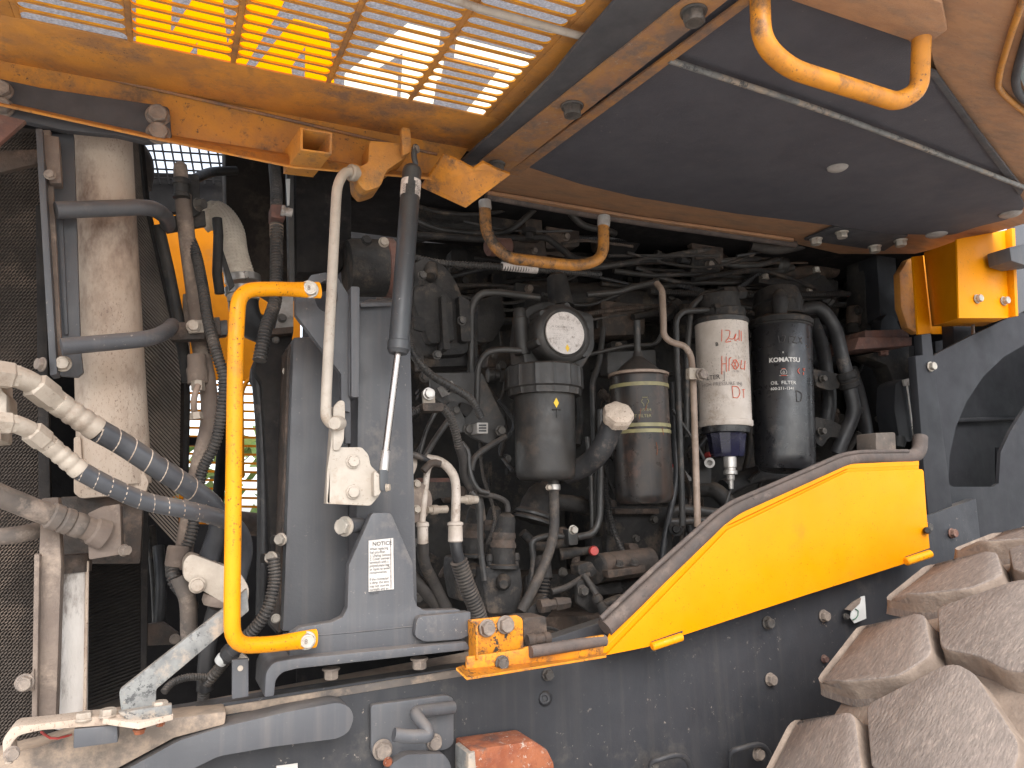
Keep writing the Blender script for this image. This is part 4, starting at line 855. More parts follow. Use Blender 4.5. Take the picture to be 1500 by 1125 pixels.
# rusty block
rb = thing('rusty_block', 'rusty orange steel block at the bottom edge', 'block', q(750, 1120, .97))
plate('block_front', rnd([(690, 1098), (782, 1085), (802, 1098), (812, 1118), (814, 1160), (692, 1160)], 4, [1, 2, 3]), .96, .06, 'rust_red', rb, .004)
plate('block_edge', [(686, 1105), (696, 1100), (700, 1160), (686, 1160)], .957, .05, 'zinc_arm', rb, .002)
# torn white sticker tag
tg = thing('white_tag', 'torn white tag with a green mark on the chassis near the tyre', 'tag', q(1258, 895, 1.02))
tp = plate('tag_sheet', [(1262, 874), (1267, 873), (1269, 906), (1252, 913), (1246, 905), (1248, 895)], 1.015, .002, 'white_plastic', tg, 0)
pipe('green_ring', [(1253, 892, 1.0135), (1257, 894, 1.0135), (1256, 904, 1.0135), (1249, 908, 1.0135)], 1.4, 'ink_green', tp, n=6)
plate('torn_piece', [(1240, 893), (1252, 882), (1262, 876), (1260, 884), (1248, 895)], 1.012, .006, 'brown_dust', tg, .001)
bolt(tg, 1239, 903, 1.02, 10, 'bolt_dark')

# ================================================================ right side: post, mud guard, yellow box
ps = thing('guard_post', 'dark upright post right of the yellow panel', 'post', q(1385, 790, 1.04))
plate('post_face', [(1341, 521), (1352, 520), (1350, 490), (1364, 488), (1368, 522), (1372, 560), (1403, 800), (1366, 812), (1354, 690)], 1.035, .02, 'fender_plastic', ps, .003)
bolt(ps, 1363, 537, 1.033, 15, 'bolt_zinc', h=.7)
fe = thing('mud_guard', 'dark mud guard plate with an arched opening at the right edge', 'mud guard', q(1450, 760, 1.06))
AR = [(1389, 708), (1391, 668), (1400, 626), (1416, 588), (1440, 552), (1470, 523), (1540, 482), (1540, 560), (1500, 600), (1480, 632), (1466, 662), (1463, 708), (1455, 713), (1396, 713)]
plate('guard_sheet', [(1366, 522), (1372, 518), (1420, 493), (1480, 465), (1620, 400), (1640, 900), (1400, 900), (1398, 800)], 1.05, .008, 'fender_plastic', fe, holes=[AR])
plate('inner_wall', [(1370, 500), (1640, 460), (1640, 760), (1380, 760)], 1.24, .02, 'fender_plastic', fe, 0)
pipe('inner_bar', [(1400, 616, 1.225), (1460, 614, 1.225), (1540, 612, 1.225)], 7, 'fender_plastic', fe, n=10)
plate('cross_plate', [(1462, 655), (1560, 655), (1560, 720), (1462, 712)], 1.1, .008, 'fender_plastic', fe)
yx = thing('yellow_box', 'bright yellow folded box with two bolts above the mud guard', 'box', q(1440, 465, .99))
plate('front_face', [(1402, 350), (1478, 336), (1484, 334), (1489, 462), (1474, 466), (1405, 466)], .99, .005, 'yellow_paint', yx, .0012)
plate('side_face', [(1353, 370, 1.13), (1402, 352, .992), (1405, 466, .992), (1365, 478, 1.13)], 1, .005, 'yellow_paint', yx, .001, vec=(.006, 0, 0))
plate('bottom_face', [(1365, 478, 1.13), (1405, 466, .992), (1474, 466, .992), (1440, 478, 1.13)], 1, .005, 'yellow_paint', yx, .001, vec=(0, 0, .004))
for x, y in ((1431, 438), (1470, 441)): bolt(yx, x, y, .988, 14, 'bolt_zinc', h=.8)
plate('edge_fold', [(1482, 334), (1487, 334), (1492, 463), (1488, 463)], .975, .016, 'yellow_paint', yx, .001)
ya = thing('yellow_angle', 'yellow upright angle plate left of the yellow box', 'plate', q(1355, 490, 1.14))
plate('front_leg', [(1337, 376), (1352, 374), (1364, 488), (1345, 490)], 1.12, .005, 'yellow_paint', ya, .001)
plate('rear_leg', [(1352, 374), (1410, 372), (1410, 490), (1364, 489)], 1.17, .005, 'yellow_paint', ya, .001)
plate('curved_skin', [(1318, 400), (1330, 380), (1340, 376), (1345, 490), (1330, 480), (1320, 450)], 1.2, .02, 'hood_rail', ya, .006)
gy = thing('grey_step', 'grey step edge at the right border beside the yellow box', 'step', q(1495, 380, .9))
plate('step_body', [(1479, 362), (1530, 350), (1530, 385), (1500, 388), (1482, 382)], .93, .05, 'grey_paint', gy, .003)
plate('step_back', [(1486, 330), (1530, 320), (1530, 460), (1492, 460)], 1.05, .02, 'grey_paint', gy, .003)
pipe('thin_post', [(1425, 462, 1.1), (1426, 500, 1.1)], 5, 'steel', label='thin metal post under the yellow box', cat='post', n=10)
plate('dark_block', [(1396, 470), (1423, 466), (1424, 500), (1398, 512)], 1.14, .03, 'fender_plastic', None, label='dark block under the yellow box', cat='block')

# ================================================================ tyre
TCX, TCZ, TR = 1.453, .872, .927
ty = thing('tyre', 'huge dusty loader tyre with deep tread lugs at lower right', 'tyre', (TCX, .52, TCZ - TR))
YI, YO = .855, .185                                 # inner and outer shoulder
def tp_(th, y, r): return np.array([TCX - r * math.sin(th), y, TCZ + r * math.cos(th)])   # th from the top towards the camera side
bm = bmesh.new(); nn = 200; RG = TR - .034
prof = [(YI + .02, TR - .40), (YI + .045, TR - .25), (YI + .022, TR - .14), (YI - .004, TR - .085), (YI - .035, RG - .010), (YI - .12, RG), (.52, RG + .006), (YO + .12, RG), (YO + .035, RG - .010), (YO + .004, TR - .085), (YO - .022, TR - .14), (YO - .045, TR - .25), (YO - .02, TR - .40)]
loft(bm, [[tp_(2 * math.pi * i / nn, y, r) for y, r in prof] for i in range(nn)], cap=False, closed=True)
finish('carcass', bm, 'tyre_groove', ty, ang=60)
def lug_mesh(poly, top_r, base_r, flare):
    """poly in (arc metres, y); rises from base_r to top_r, walls flared outward at the base"""
    poly = rnd(poly, .013, k=4); c = np.mean(np.array(poly), 0); rings = []
    pv = np.array(poly); wob = 1 + .004 * rng.normal(size=len(pv))
    for rr, sc in ((base_r, 1 + flare), (base_r + .010, 1 + flare * .55), (base_r + .022, 1 + flare * .30), (top_r - .006, 1.03), (top_r - .0015, 1.02), (top_r, .995)):
        rg = []
        for (s_, y), w_ in zip(pv, wob):
            s2, y2 = c + (np.array((s_, y)) - c) * sc * w_ * 1.01
            y2 = min(max(y2, YO - .004), YI + .004)
            dr = -.03 * max(0, (y2 - (YI - .06)) / .06) ** 2 - .03 * max(0, ((YO + .06) - y2) / .06) ** 2
            rg.append(tp_(s2 / TR, y2, rr + dr * (rr > base_r + .03)))
        rings.append(rg)
    bm = bmesh.new(); loft(bm, rings); return bm
NL = 30; PIT = 2 * math.pi * TR / NL
SH = [(0, .850), (.116, .850), (.119, .79), (.090, .722), (.046, .700), (-.030, .752)]
CN_ = [(-.047, .738), (-.140, .668), (-.132, .635), (-.050, .548), (.035, .540), (.046, .60), (.030, .640), (.030, .690)]
for i in range(-4, 9):
    s0 = .514 + (i - 3) * PIT
    for poly in (SH, CN_, [(s_ + PIT / 2, YI + YO - y) for s_, y in SH], [(s_ + PIT / 2, YI + YO - y) for s_, y in CN_]):
        lo = finish('tread_lug', lug_mesh([(s_ + s0, y) for s_, y in poly], TR, RG - .006, .17), 'tyre_tread', ty, ang=50)
        lo.data.materials.append(M('tyre_groove')); base = np.array(ty.location)      # worn rubber on top, caked dirt on the flanks
        for p in lo.data.polygons:
            c_ = np.array(p.center) + base - np.array([TCX, 0, TCZ]); c_[1] = 0
            if np.dot(np.array(p.normal), nrm(c_)) < .30: p.material_index = 1
# ================================================================ engine bay shell
hr = thing('bay_roof', 'dark underside of the fixed hood above the engine, with added shading sheets', 'roof', q(900, 300, 1.5))
bm = bmesh.new(); slab(bm, [(.30, 1.10, 2.47), (2.6, 1.16, 2.47), (2.6, 1.62, 2.47), (.30, 1.62, 2.47)], (0, 0, .01)); finish('roof_sheet', bm, 'engine_deep', hr)  # roof stops short so sky light reaches the upper engine
bm = bmesh.new(); slab(bm, [(.36, 2.28, .6), (3.2, 2.28, .6), (3.2, 2.28, 3.4), (.36, 2.28, 3.4)], (0, .02, 0)); finish('far_sheet', bm, 'engine_deep', hr)  # added to keep the bay dark; raised past the roof to close off sky
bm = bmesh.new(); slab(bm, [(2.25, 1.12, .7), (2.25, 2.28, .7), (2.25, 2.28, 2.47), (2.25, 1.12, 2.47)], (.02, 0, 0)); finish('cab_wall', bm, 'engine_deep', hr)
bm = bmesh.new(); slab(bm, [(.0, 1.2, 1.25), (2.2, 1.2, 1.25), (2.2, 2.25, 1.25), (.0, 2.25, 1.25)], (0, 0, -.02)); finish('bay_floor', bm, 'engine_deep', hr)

bm = bmesh.new(); slab(bm, [(-.9, 1.07, 2.87), (.32, 1.07, 2.87), (.32, 1.42, 2.87), (-.9, 1.42, 2.87)], (0, 0, .01)); finish('shade_roof', bm, 'engine_deep', hr)  # unseen roof added to keep sky light off the shroud
bm = bmesh.new(); slab(bm, [(-.9, 1.075, 2.44), (.32, 1.075, 2.44), (.32, 1.075, 2.87), (-.9, 1.075, 2.87)], (0, .01, 0)); finish('shade_wall', bm, 'engine_deep', hr)  # hidden wall added to close the gap below that shading roof
bm = bmesh.new(); slab(bm, [(.315, 1.085, 2.46), (.315, 1.42, 2.46), (.315, 1.42, 2.87), (.315, 1.085, 2.87)], (.01, 0, 0)); finish('shade_step', bm, 'engine_deep', hr)  # side wall added to block light between the two roof heights

# ---------------------------------------------------------------- engine block
en = thing('engine_block', 'black dusty diesel engine block filling the bay behind the filters', 'engine', q(850, 880, 1.5))
plate('block_wall', [(590, 420), (1275, 420), (1290, 930), (590, 930)], 1.56, .4, 'engine_black', en, .01)
plate('head_wall', [(600, 352), (1230, 392), (1230, 430), (600, 430)], 1.52, .3, 'engine_cast', en, .01)
plate('side_cover', rnd([(886, 742), (985, 742), (985, 838), (890, 842)], 5), 1.38, .2, 'engine_cast', en, .004)
plate('cover_ledge', [(900, 745), (966, 745), (966, 753), (902, 753)], 1.36, .03, 'engine_brown', en, .002)
plate('lower_case', rnd([(770, 842), (990, 838), (1000, 960), (770, 960)], 5), 1.42, .2, 'engine_cast', en, .005)
plate('left_case', [(598, 720), (700, 715), (705, 930), (600, 930)], 1.45, .15, 'engine_black', en, .006)
plate('sump_face', [(740, 905), (900, 900), (890, 1000), (735, 1000)], 1.3, .2, 'engine_brown', en, .006)
plate('pad', rnd([(868, 786), (915, 784), (918, 810), (866, 812)], 5), 1.40, .03, 'engine_cast', en, .003)
for x, y, Y, w_ in ((894, 778, 1.395, 13), (957, 761, 1.378, 13), (931, 789, 1.378, 12), (906, 802, 1.395, 12), (910, 864, 1.40, 13), (895, 778, 1.37, 12), (851, 865, 1.30, 15), (824, 838, 1.3, 14), (612, 876, 1.30, 15), (608, 795, 1.3, 13), (980, 436, 1.4, 14), (734, 536, 1.4, 16), (742, 672, 1.4, 14)):
    bolt(en, x, y, Y, w_, 'bolt_dark', h=.7)
for x in (640, 720, 800, 880, 960, 1040, 1120, 1200):
    plate('head_rib', [(x, 400), (x + 22, 401), (x + 22, 470), (x, 470)], 1.50, .06, 'engine_cast', en, .005)
    bolt(en, x + 40, 412, 1.515, 14, 'bolt_dark')
# intake manifold behind the filters
im = thing('intake_manifold', 'dark cast manifold running behind the filter heads', 'manifold', q(950, 440, 1.45))
turned('manifold_tube', (760, 440, 1.46), (1210, 452, 1.46), [(0, 40), (.02, 52), (1, 52)], 'engine_cast', im)
for x in (820, 910, 1000, 1090): turned('runner', (x, 440, 1.46), (x + 2, 500, 1.46), [(0, 34), (.8, 32), (.82, 44), (1, 44)], 'engine_cast', im)
# ---------------------------------------------------------------- upper clutter
ec = thing('charge_air_elbow', 'large matt black elbow casting right of the gas strut', 'elbow', q(645, 530, 1.3))
plate('elbow_body', rnd([(598, 392), (612, 378), (632, 374), (655, 388), (672, 412), (684, 445), (692, 490), (690, 520), (626, 524), (616, 486), (600, 452)], 14), 1.27, .10, 'engine_cast', ec, .016)
plate('elbow_step', rnd([(606, 418), (640, 412), (664, 440), (668, 500), (630, 505), (620, 480), (606, 446)], 10), 1.252, .03, 'engine_cast', ec, .008)
plate('rib', rnd([(646, 432), (654, 432), (660, 512), (650, 512)], 3), 1.235, .04, 'engine_cast', ec, .003)
for x, y in ((618, 404), (676, 470), (640, 520)): bolt(ec, x, y, 1.25, 14, 'bolt_dark', h=.8)
plate('rib', rnd([(672, 432), (688, 440), (690, 500), (676, 500)], 4), 1.25, .04, 'engine_cast', ec, .004)
turned('boss', (631, 392, 1.28), (630, 406, 1.26), [(0, 22), (.6, 22), (1, 16)], 'engine_cast', ec)
plate('lower_box', rnd([(618, 494), (700, 498), (700, 535), (622, 538)], 4), 1.29, .06, 'engine_cast', ec, .006)
plate('tab', rnd([(606, 462), (624, 466), (622, 486), (606, 482)], 3), 1.24, .01, 'engine_cast', ec)
bc = thing('intake_coupling', 'dark hose coupling with a bronze band behind the column top', 'coupling', q(545, 400, 1.3))
turned('coupling_body', (508, 392, 1.3), (596, 394, 1.3), [(0, 78), (.1, 84), (.6, 84), (.62, 80), (1, 80)], 'engine_black', bc, n=32)
turned('bronze_band', (561, 392, 1.3), (574, 392.5, 1.3), [(0, 84), (.1, 87), (.9, 87), (1, 84)], 'rust_brown', bc, n=32)
bolt(bc, 562, 355, 1.2, 16, 'fitting_zinc'); bolt(bc, 537, 352, 1.22, 16, 'engine_cast')
aw = thing('air_cleaner', 'large black drum behind the link rod and column top', 'drum', q(470, 380, 1.3))
plate('drum_face', [(432, 225), (516, 235), (516, 370), (500, 398), (470, 400), (434, 400)], 1.32, .15, 'radiator_dark', aw, .01)
plate('strip', [(420, 235), (430, 236), (432, 420), (424, 424)], 1.2, .02, 'pipe_dark', aw)
plate('light_strip', [(419, 262), (425, 262), (424, 300), (421, 300)], 1.19, .004, 'white_plastic', aw, 0)
# harness beside it
conduit([(402, 244, 1.2), (405, 280, 1.15), (405, 320, 1.12), (405, 380, 1.1), (403, 440, 1.08), (390, 480, 1.06), (380, 528, 1.05)], 19, 'corrugated conduit hanging from the hood right of the insulated duct', pitch=5)
conduit([(400, 818, 1.05), (402, 850, 1.05), (392, 892, 1.05), (372, 922, 1.06), (345, 945, 1.08)], 19, 'corrugated conduit curving below the lower end of the grab handle', pitch=5)
conduit([(345, 950, 1.04), (330, 968, 1.05), (312, 990, 1.06), (300, 1005, 1.08), (297, 1032, 1.1)], 17, 'corrugated conduit with a connector beside the upright tab', pitch=5)
conduit([(300, 992, 1.06), (275, 992, 1.05), (252, 1000, 1.04), (240, 1014, 1.03)], 11, 'thin corrugated branch curling to the bracket arm foot', pitch=4)
hc = thing('harness_clip', 'pale clip holding the hanging conduit near the hood', 'clip', q(405, 310, 1.1))
plate('clip_band', rnd([(397, 299), (418, 300), (418, 320), (397, 318)], 2), 1.09, .03, 'rust_brown', hc)
turned('clip_bolt', (412, 308, 1.08), (428, 312, 1.08), [(0, 16), (.3, 16), (.32, 13), (1, 13)], 'plug_grey', hc)
turned('paper_band', (405, 330, 1.118), (405, 347, 1.115), [(0, 19.5), (1, 19.5)], 'pipe_tan', hc)
cn = thing('wire_connector', 'black and white plug joining conduits near the upright tab', 'connector', q(335, 960, 1.03))
turned('plug', (350, 943, 1.02), (328, 966, 1.03), [(0, 20), (.1, 24), (.4, 24), (.45, 27), (.75, 27), (.8, 22), (1, 20)], 'hose_black', cn)
turned('white_ring', (329, 962, 1.028), (322, 970, 1.032), [(0, 18), (.2, 20), (1, 18)], 'white_plastic', cn)
plate('pale_cover', rnd([(336, 966), (352, 955), (366, 966), (350, 985)], 3), 1.04, .02, 'fitting_zinc', cn)
# dark panel left of the column
dp = thing('relay_box', 'black box with rubber boot left of the grey column', 'box', q(395, 540, 1.15))
plate('box_body', rnd([(392, 486), (428, 480), (428, 560), (418, 930), (404, 930), (384, 560), (374, 545), (376, 525)], 5), 1.16, .1, 'radiator_dark', dp, .004)
plate('lid', [(390, 482), (430, 478), (430, 488), (391, 490)], 1.14, .06, 'engine_brown', dp)
plate('pale_plate', [(410, 432), (430, 428), (430, 482), (404, 480), (408, 462)], 1.17, .01, 'plug_grey', dp)
bolt(dp, 413, 466, 1.16, 14, 'bolt_dark'); bolt(dp, 404, 498, 1.15, 11, 'bolt_dark'); bolt(dp, 420, 544, 1.13, 13, 'bolt_zinc')
for x, y in ((413, 790), (399, 817)):
    turned('standoff', (x - 14, y + 1, 1.08), (x + 6, y, 1.09), [(0, 14), (.4, 14), (.5, 19), (1, 19)], 'pipe_dark', dp); bolt(dp, x - 1, y, 1.07, 19, 'bolt_zinc', d=(-.6, -.8, 0), h=.7)
bolt(dp, 404, 906, 1.1, 14, 'bolt_zinc')
pipe('side_bar', [(376, 540, 1.2), (384, 640, 1.2), (386, 760, 1.2), (384, 900, 1.2)], 18, 'hose_black', dp, n=12)
# rings and covers under the front hood
uc = thing('exhaust_shield', 'dark curved heat shield with grey edges above the engine', 'shield', q(700, 340, 1.4))
pipe('shield_rim', [(600, 318, 1.35), (640, 335, 1.35), (700, 342, 1.35), (745, 338, 1.35), (785, 305, 1.36)], 9, 'pipe_dark', uc)
pipe('upper_rim', [(596, 296, 1.38), (650, 312, 1.38), (720, 312, 1.38), (770, 296, 1.4)], 6, 'engine_cast', uc)
plate('shield_sheet', [(590, 285), (800, 285), (770, 325), (720, 345), (640, 342), (590, 322)], 1.42, .02, 'engine_cast', uc, .004)
pipe('cross_bar', [(590, 343, 1.33), (700, 350, 1.33), (800, 347, 1.33), (842, 380, 1.34), (870, 382, 1.34)], 10, 'engine_cast', uc, bend=10)
plate('post', [(770, 300), (792, 298), (796, 350), (770, 348)], 1.40, .04, 'engine_brown', uc, .003)
turned('knob', (775, 336, 1.3), (775, 350, 1.3), [(0, 22), (.4, 22), (.45, 12), (1, 12)], 'engine_cast', uc)
turned('hump', (712, 360, 1.34), (748, 362, 1.34), [(0, 20), (.1, 30), (.9, 30), (1, 20)], 'rust_brown', uc)
pipe('shield_hook', [(835, 312, 1.35), (855, 330, 1.36), (890, 338, 1.38), (900, 342, 1.4)], 10, 'pipe_dark', uc)
conduit([(598, 376, 1.28), (650, 386, 1.28), (720, 390, 1.27), (800, 396, 1.27), (880, 402, 1.28)], 11, 'corrugated conduit running level behind the U shaped handle', pitch=4.2, group='corrugated wiring conduits inside the engine bay')
lbx = turned('cable_tag', (735, 390, 1.27), (786, 395, 1.27), [(0, 12.5), (1, 12.5)], 'label_dusty', None, label='pale paper tag wrapped on the level conduit behind the handle', cat='tag')
eh = thing('exhaust_pipe', 'brown dusty exhaust pipes under the front hood edge', 'exhaust', q(1080, 390, 1.5))
pipe('upper_pipe', [(1000, 345, 1.48), (1040, 372, 1.46), (1080, 400, 1.45), (1140, 405, 1.44), (1220, 395, 1.45)], 26, 'engine_brown', eh, n=18)
pipe('lower_pipe', [(960, 372, 1.44), (1010, 392, 1.43), (1060, 405, 1.42), (1120, 402, 1.42), (1160, 392, 1.42)], 13, 'pipe_dark', eh)
pipe('middle_pipe', [(1020, 345, 1.55), (1060, 378, 1.55), (1110, 388, 1.55), (1200, 380, 1.55)], 26, 'engine_cast', eh, n=18)
plate('heat_plate', [(1010, 345), (1060, 350), (1060, 395), (1046, 378), (1020, 380)], 1.40, .02, 'engine_brown', eh, .003)
turned('clamp_ring', (1132, 388, 1.43), (1148, 390, 1.43), [(0, 26), (.2, 32), (.8, 32), (1, 26)], 'pipe_dark', eh)
bolt(eh, 1100, 371, 1.38, 12, 'bolt_dusty')
bk = thing('filter_bracket', 'black bracket plate bolted above the black oil filter', 'bracket', q(1180, 420, 1.35))
plate('strap', [(1112, 404), (1165, 412), (1200, 398), (1205, 406), (1168, 422), (1112, 414)], 1.36, .02, 'engine_cast', bk, .002)
plate('wing', rnd([(1160, 414), (1206, 402), (1228, 428), (1222, 436), (1190, 440), (1168, 440)], 4), 1.37, .008, 'engine_black', bk)
for x, y in ((1121, 412), (1196, 402)): bolt(bk, 0, 0, 0, 12, 'bolt_zinc', d=(0, 0, 1), p=q(x, y - 3, 1.36), h=1)
bolt(bk, 1185, 426, 1.365, 10, 'bolt_zinc')
fs = thing('fabric_wrap', 'grey dusty cloth wrapped pipe below the hood edge', 'wrap', q(1135, 365, 1.3))
pipe('wrap_body', [(1100, 360, 1.35), (1135, 366, 1.33), (1170, 360, 1.33), (1190, 352, 1.33)], 14, 'hose_engine', fs)
# black pillar at right
pi = thing('mount_pillar', 'black square pillar with a brown foot at the right of the bay', 'pillar', q(1300, 505, 1.3))
plate('pillar_front', [(1284, 372), (1312, 372), (1318, 470), (1290, 470)], 1.3, .06, 'fender_plastic', pi, .003)
plate('pillar_side', [(1266, 374), (1285, 372), (1290, 490), (1268, 492)], 1.34, .06, 'engine_black', pi, .003)
plate('gusset', rnd([(1291, 468), (1300, 460), (1310, 463), (1320, 484), (1330, 488), (1290, 486)], 3), 1.28, .03, 'fender_plastic', pi, .003)
plate('foot_upper', [(1268, 484), (1330, 482), (1332, 494), (1266, 500)], 1.27, .1, 'rust_brown', pi, .002)
plate('foot_lower', [(1258, 494), (1336, 494), (1336, 506), (1252, 512)], 1.26, .11, 'rust_brown', pi, .002)
plate('arch_leg', [(1300, 512), (1332, 506), (1334, 640), (1318, 640), (1310, 560), (1300, 535), (1262, 520)], 1.33, .05, 'engine_black', pi, .004)
plate('back_leg', [(1255, 512), (1340, 506), (1342, 690), (1280, 690), (1262, 560)], 1.45, .05, 'engine_deep', pi, .004)
bolt(pi, 1294, 515, 1.28, 16, 'rust_brown', d=(0, 0, -1))
wb = thing('washer_bottle', 'dark flat bottle hanging left of the guard post', 'bottle', q(1330, 640, 1.15))
plate('bottle_body', rnd([(1312, 560), (1332, 552), (1340, 640), (1334, 648), (1318, 645), (1310, 600)], 7), 1.16, .05, 'fender_plastic', wb, .006)
pipe('wire_clip', [(1328, 560, 1.155), (1333, 600, 1.155), (1339, 645, 1.155)], 2.5, 'steel', wb, n=6)
plate('clip_knot', rnd([(1324, 556), (1333, 554), (1334, 564), (1326, 566)], 2), 1.15, .006, 'plug_grey', wb)
bb = thing('beige_box', 'small beige dusty box behind the end of the rubber seal', 'box', q(1300, 665, 1.08))
plate('box_body', [(1283, 634), (1312, 633), (1314, 668), (1284, 668)], 1.08, .05, 'hose_dusty', bb, .004)
turned('knob', (1318, 640, 1.1), (1317, 655, 1.1), [(0, 16), (.5, 18), (1, 14)], 'tyre_black', bb)
pipe('seal_hook', [(1310, 600, 1.2), (1285, 615, 1.25)], 10, 'pipe_dark', bb)

# ---------------------------------------------------------------- filters
pf = thing('fuel_prefilter', 'dark grey fuel strainer housing with a round white label in the middle', 'filter', q(800, 705, 1.2))
YA = 1.2
turned('neck', (815, 402, YA + .06), (822, 450, YA + .05), [(0, 20), (.1, 30), (.5, 33), (1, 38)], 'engine_cast', pf)
hc_ = q(825, 489, YA - .01); mmf = mpp(hc_)
def disc(name, prof, m, parent, c, d=(0, -1, 0), n=40, squash=1.0):
    d_, a_, b_ = basis(d); th = np.arange(n) * 2 * math.pi / n; bm = bmesh.new()
    loft(bm, [c + d_ * z_ * mmf + r_ * mmf * (np.cos(th)[:, None] * a_ + np.sin(th)[:, None] * b_) for z_, r_ in prof]); return finish(name, bm, m, parent)
disc('round_head', [(-60, 40), (-30, 44), (-8, 46), (0, 45), (4, 42), (6, 36), (4, 33)], 'filter_grey', pf, hc_)
for k in range(6):
    a_ = k * math.pi / 3 + .35; disc('head_lug', [(-30, 7), (-2, 7), (2, 5)], 'filter_grey', pf, hc_ + np.array([math.cos(a_), 0, math.sin(a_)]) * 43 * mmf)
ld = disc('round_label', [(4, 31.5), (6.6, 31.5)], 'label_dusty', pf, hc_)
fl = lambda u, v: hc_ + np.array([u, -6.9 * mmf, v])
letter('IIIII IIII\nIII IIII III', .0045, 'ink_grey', ld, lambda u, v: fl(u - .012, v + .028), lines=.75)
letter('A  CAUTION  I  II\n\u2014 - - - - -  -- -- -', .0056, 'ink_grey', ld, lambda u, v: fl(u - .028, v + .009), lines=.9)
letter('- ---- --- ---- - --- -----\n-- ------ ---- -- --- --\n---- --- ------\n--- ---- -----', .0042, 'ink_grey', ld, lambda u, v: fl(u - .028, v - .004), lines=.8)
dm = lambda f, s, n_, par: finish(n_, (lambda b: (b.faces.new([b.verts.new(tuple(f(u * s, v * s * 1.35))) for u, v in ((0, -1), (.75, 0), (0, 1), (-.75, 0))]), b)[1])(bmesh.new()), 'sticker_yellow', par)
dm(lambda u, v: fl(u + .003, v - .029), .0058, 'yellow_diamond', ld)
turned('side_tube', (761, 452, YA + .04), (766, 520, YA + .04), [(0, 14), (.08, 20), (.2, 20), (.22, 24), (1, 24)], 'filter_grey', pf)
plate('head_body', rnd([(770, 450), (800, 440), (870, 460), (872, 510), (850, 545), (770, 545), (764, 500)], 8), YA + .03, .06, 'filter_grey', pf, .006)
def ribbed(t): return 1 + (.03 if (math.cos(t * 14) > .72) else 0)
turned('ring_nut', (796, 538, YA), (797, 581, YA), [(0, 100), (.03, 108), (.08, 112), (.75, 113), (.8, 106), (1, 104)], 'filter_grey', pf, n=112, shape=ribbed, ang=30)
turned('bowl', (797, 579, YA), (800, 704, YA), [(0, 90), (.5, 89), (.88, 88), (.95, 85), (.99, 76), (1, 66), (1, 20)], 'filter_grey', pf, n=56)
fc = cyl_map(815, 590, (797, 579, YA), (800, 704, YA), 90)
dm(fc, .0068, 'yellow_diamond', pf)
fT = cyl_map(815, 600, (797, 579, YA), (800, 704, YA), 90, .001)
stroke('moulded_mark', fT, [[(-.008, 0), (.009, 0)], [(.001, 0), (.001, -.014)]], .0022, 'filter_grey', pf)
turned('drain_neck', (811, 700, YA), (811, 712, YA), [(0, 18), (1, 16)], 'filter_grey', pf)
dh = thing('drain_hose', 'dark drain hose with a worm clamp under the grey strainer housing', 'hose', q(770, 890, 1.15))
pipe('hose_body', [(811, 706, YA), (812, 740, YA), (811, 780, YA - .01), (800, 820, YA - .02), (782, 860, YA - .03), (764, 895, YA - .03)], 15, 'hose_engine', dh)
turned('worm_clamp', (811, 709, YA), (811, 718, YA), [(0, 18), (.1, 20), (.9, 20), (1, 18)], 'steel', dh); bolt(dh, 803, 714, YA - .02, 9, 'fitting_zinc', h=1)

f2 = thing('coolant_filter', 'dark brown striped spin-on filter with a cone top', 'filter', q(945, 735, 1.2))
YB = 1.2
A2, B2 = (935, 552, YB), (944.5, 738, YB)
turned('canister', A2, B2, [(0, 76), (0, 85), (.012, 87), (.03, 85), (.93, 84), (.97, 80), (.995, 70), (1, 40)], 'filter_olive', f2, n=64)
turned('cone_top', (934, 516, YB), (935, 553, YB), [(0, 12), (.2, 16), (.45, 40), (.8, 68), (1, 74)], 'filter_grey', f2, n=40)
turned('post', (933, 470, YB), (934, 520, YB), [(0, 10), (1, 10)], 'pipe_dark', f2)
turned('rim', (935, 547, YB), (935.2, 552, YB), [(0, 82), (.3, 88), (1, 88)], 'pipe_tan', f2, n=64)
for y in (568, 626, 634.5): 
    t_ = (y - 552) / 186; x = 935 + 9.5 * t_
    turned('olive_band', (x, y - 2.6, YB), (x + .25, y + 2.6, YB), [(0, 86.2), (1, 86.2)], 'band_olive', f2, n=64)
f_ = cyl_map(945, 602, A2, B2, 86); letter('-1/5-3/4', .0075, 'band_olive', f2, lambda u, v: f_(u - .012, v))
f__ = cyl_map(945, 611, A2, B2, 86); letter('CT FILTER', .0085, 'band_olive', f2, lambda u, v: f__(u - .026, v))
fp = cyl_map(945, 588, A2, B2, 86)
stroke('pictogram', fp, [[(-.004, .005), (-.007, 0), (-.003, -.005), (-.003, -.009)], [(.004, .005), (.007, 0), (.003, -.005), (.003, -.009)], [(-.005, .008), (.005, .008)]], .0014, 'band_olive', f2)
fr = cyl_map(952, 640, A2, B2, 86)
stroke('red_scrawl', fr, [[(.012, -.010), (.014, -.022), (.012, -.034)], [(-.002, .062), (-.006, .050)], [(-.014, .054), (-.018, .034)], [(.028, .018), (.030, .004)]], .0012, 'rust_red', f2)

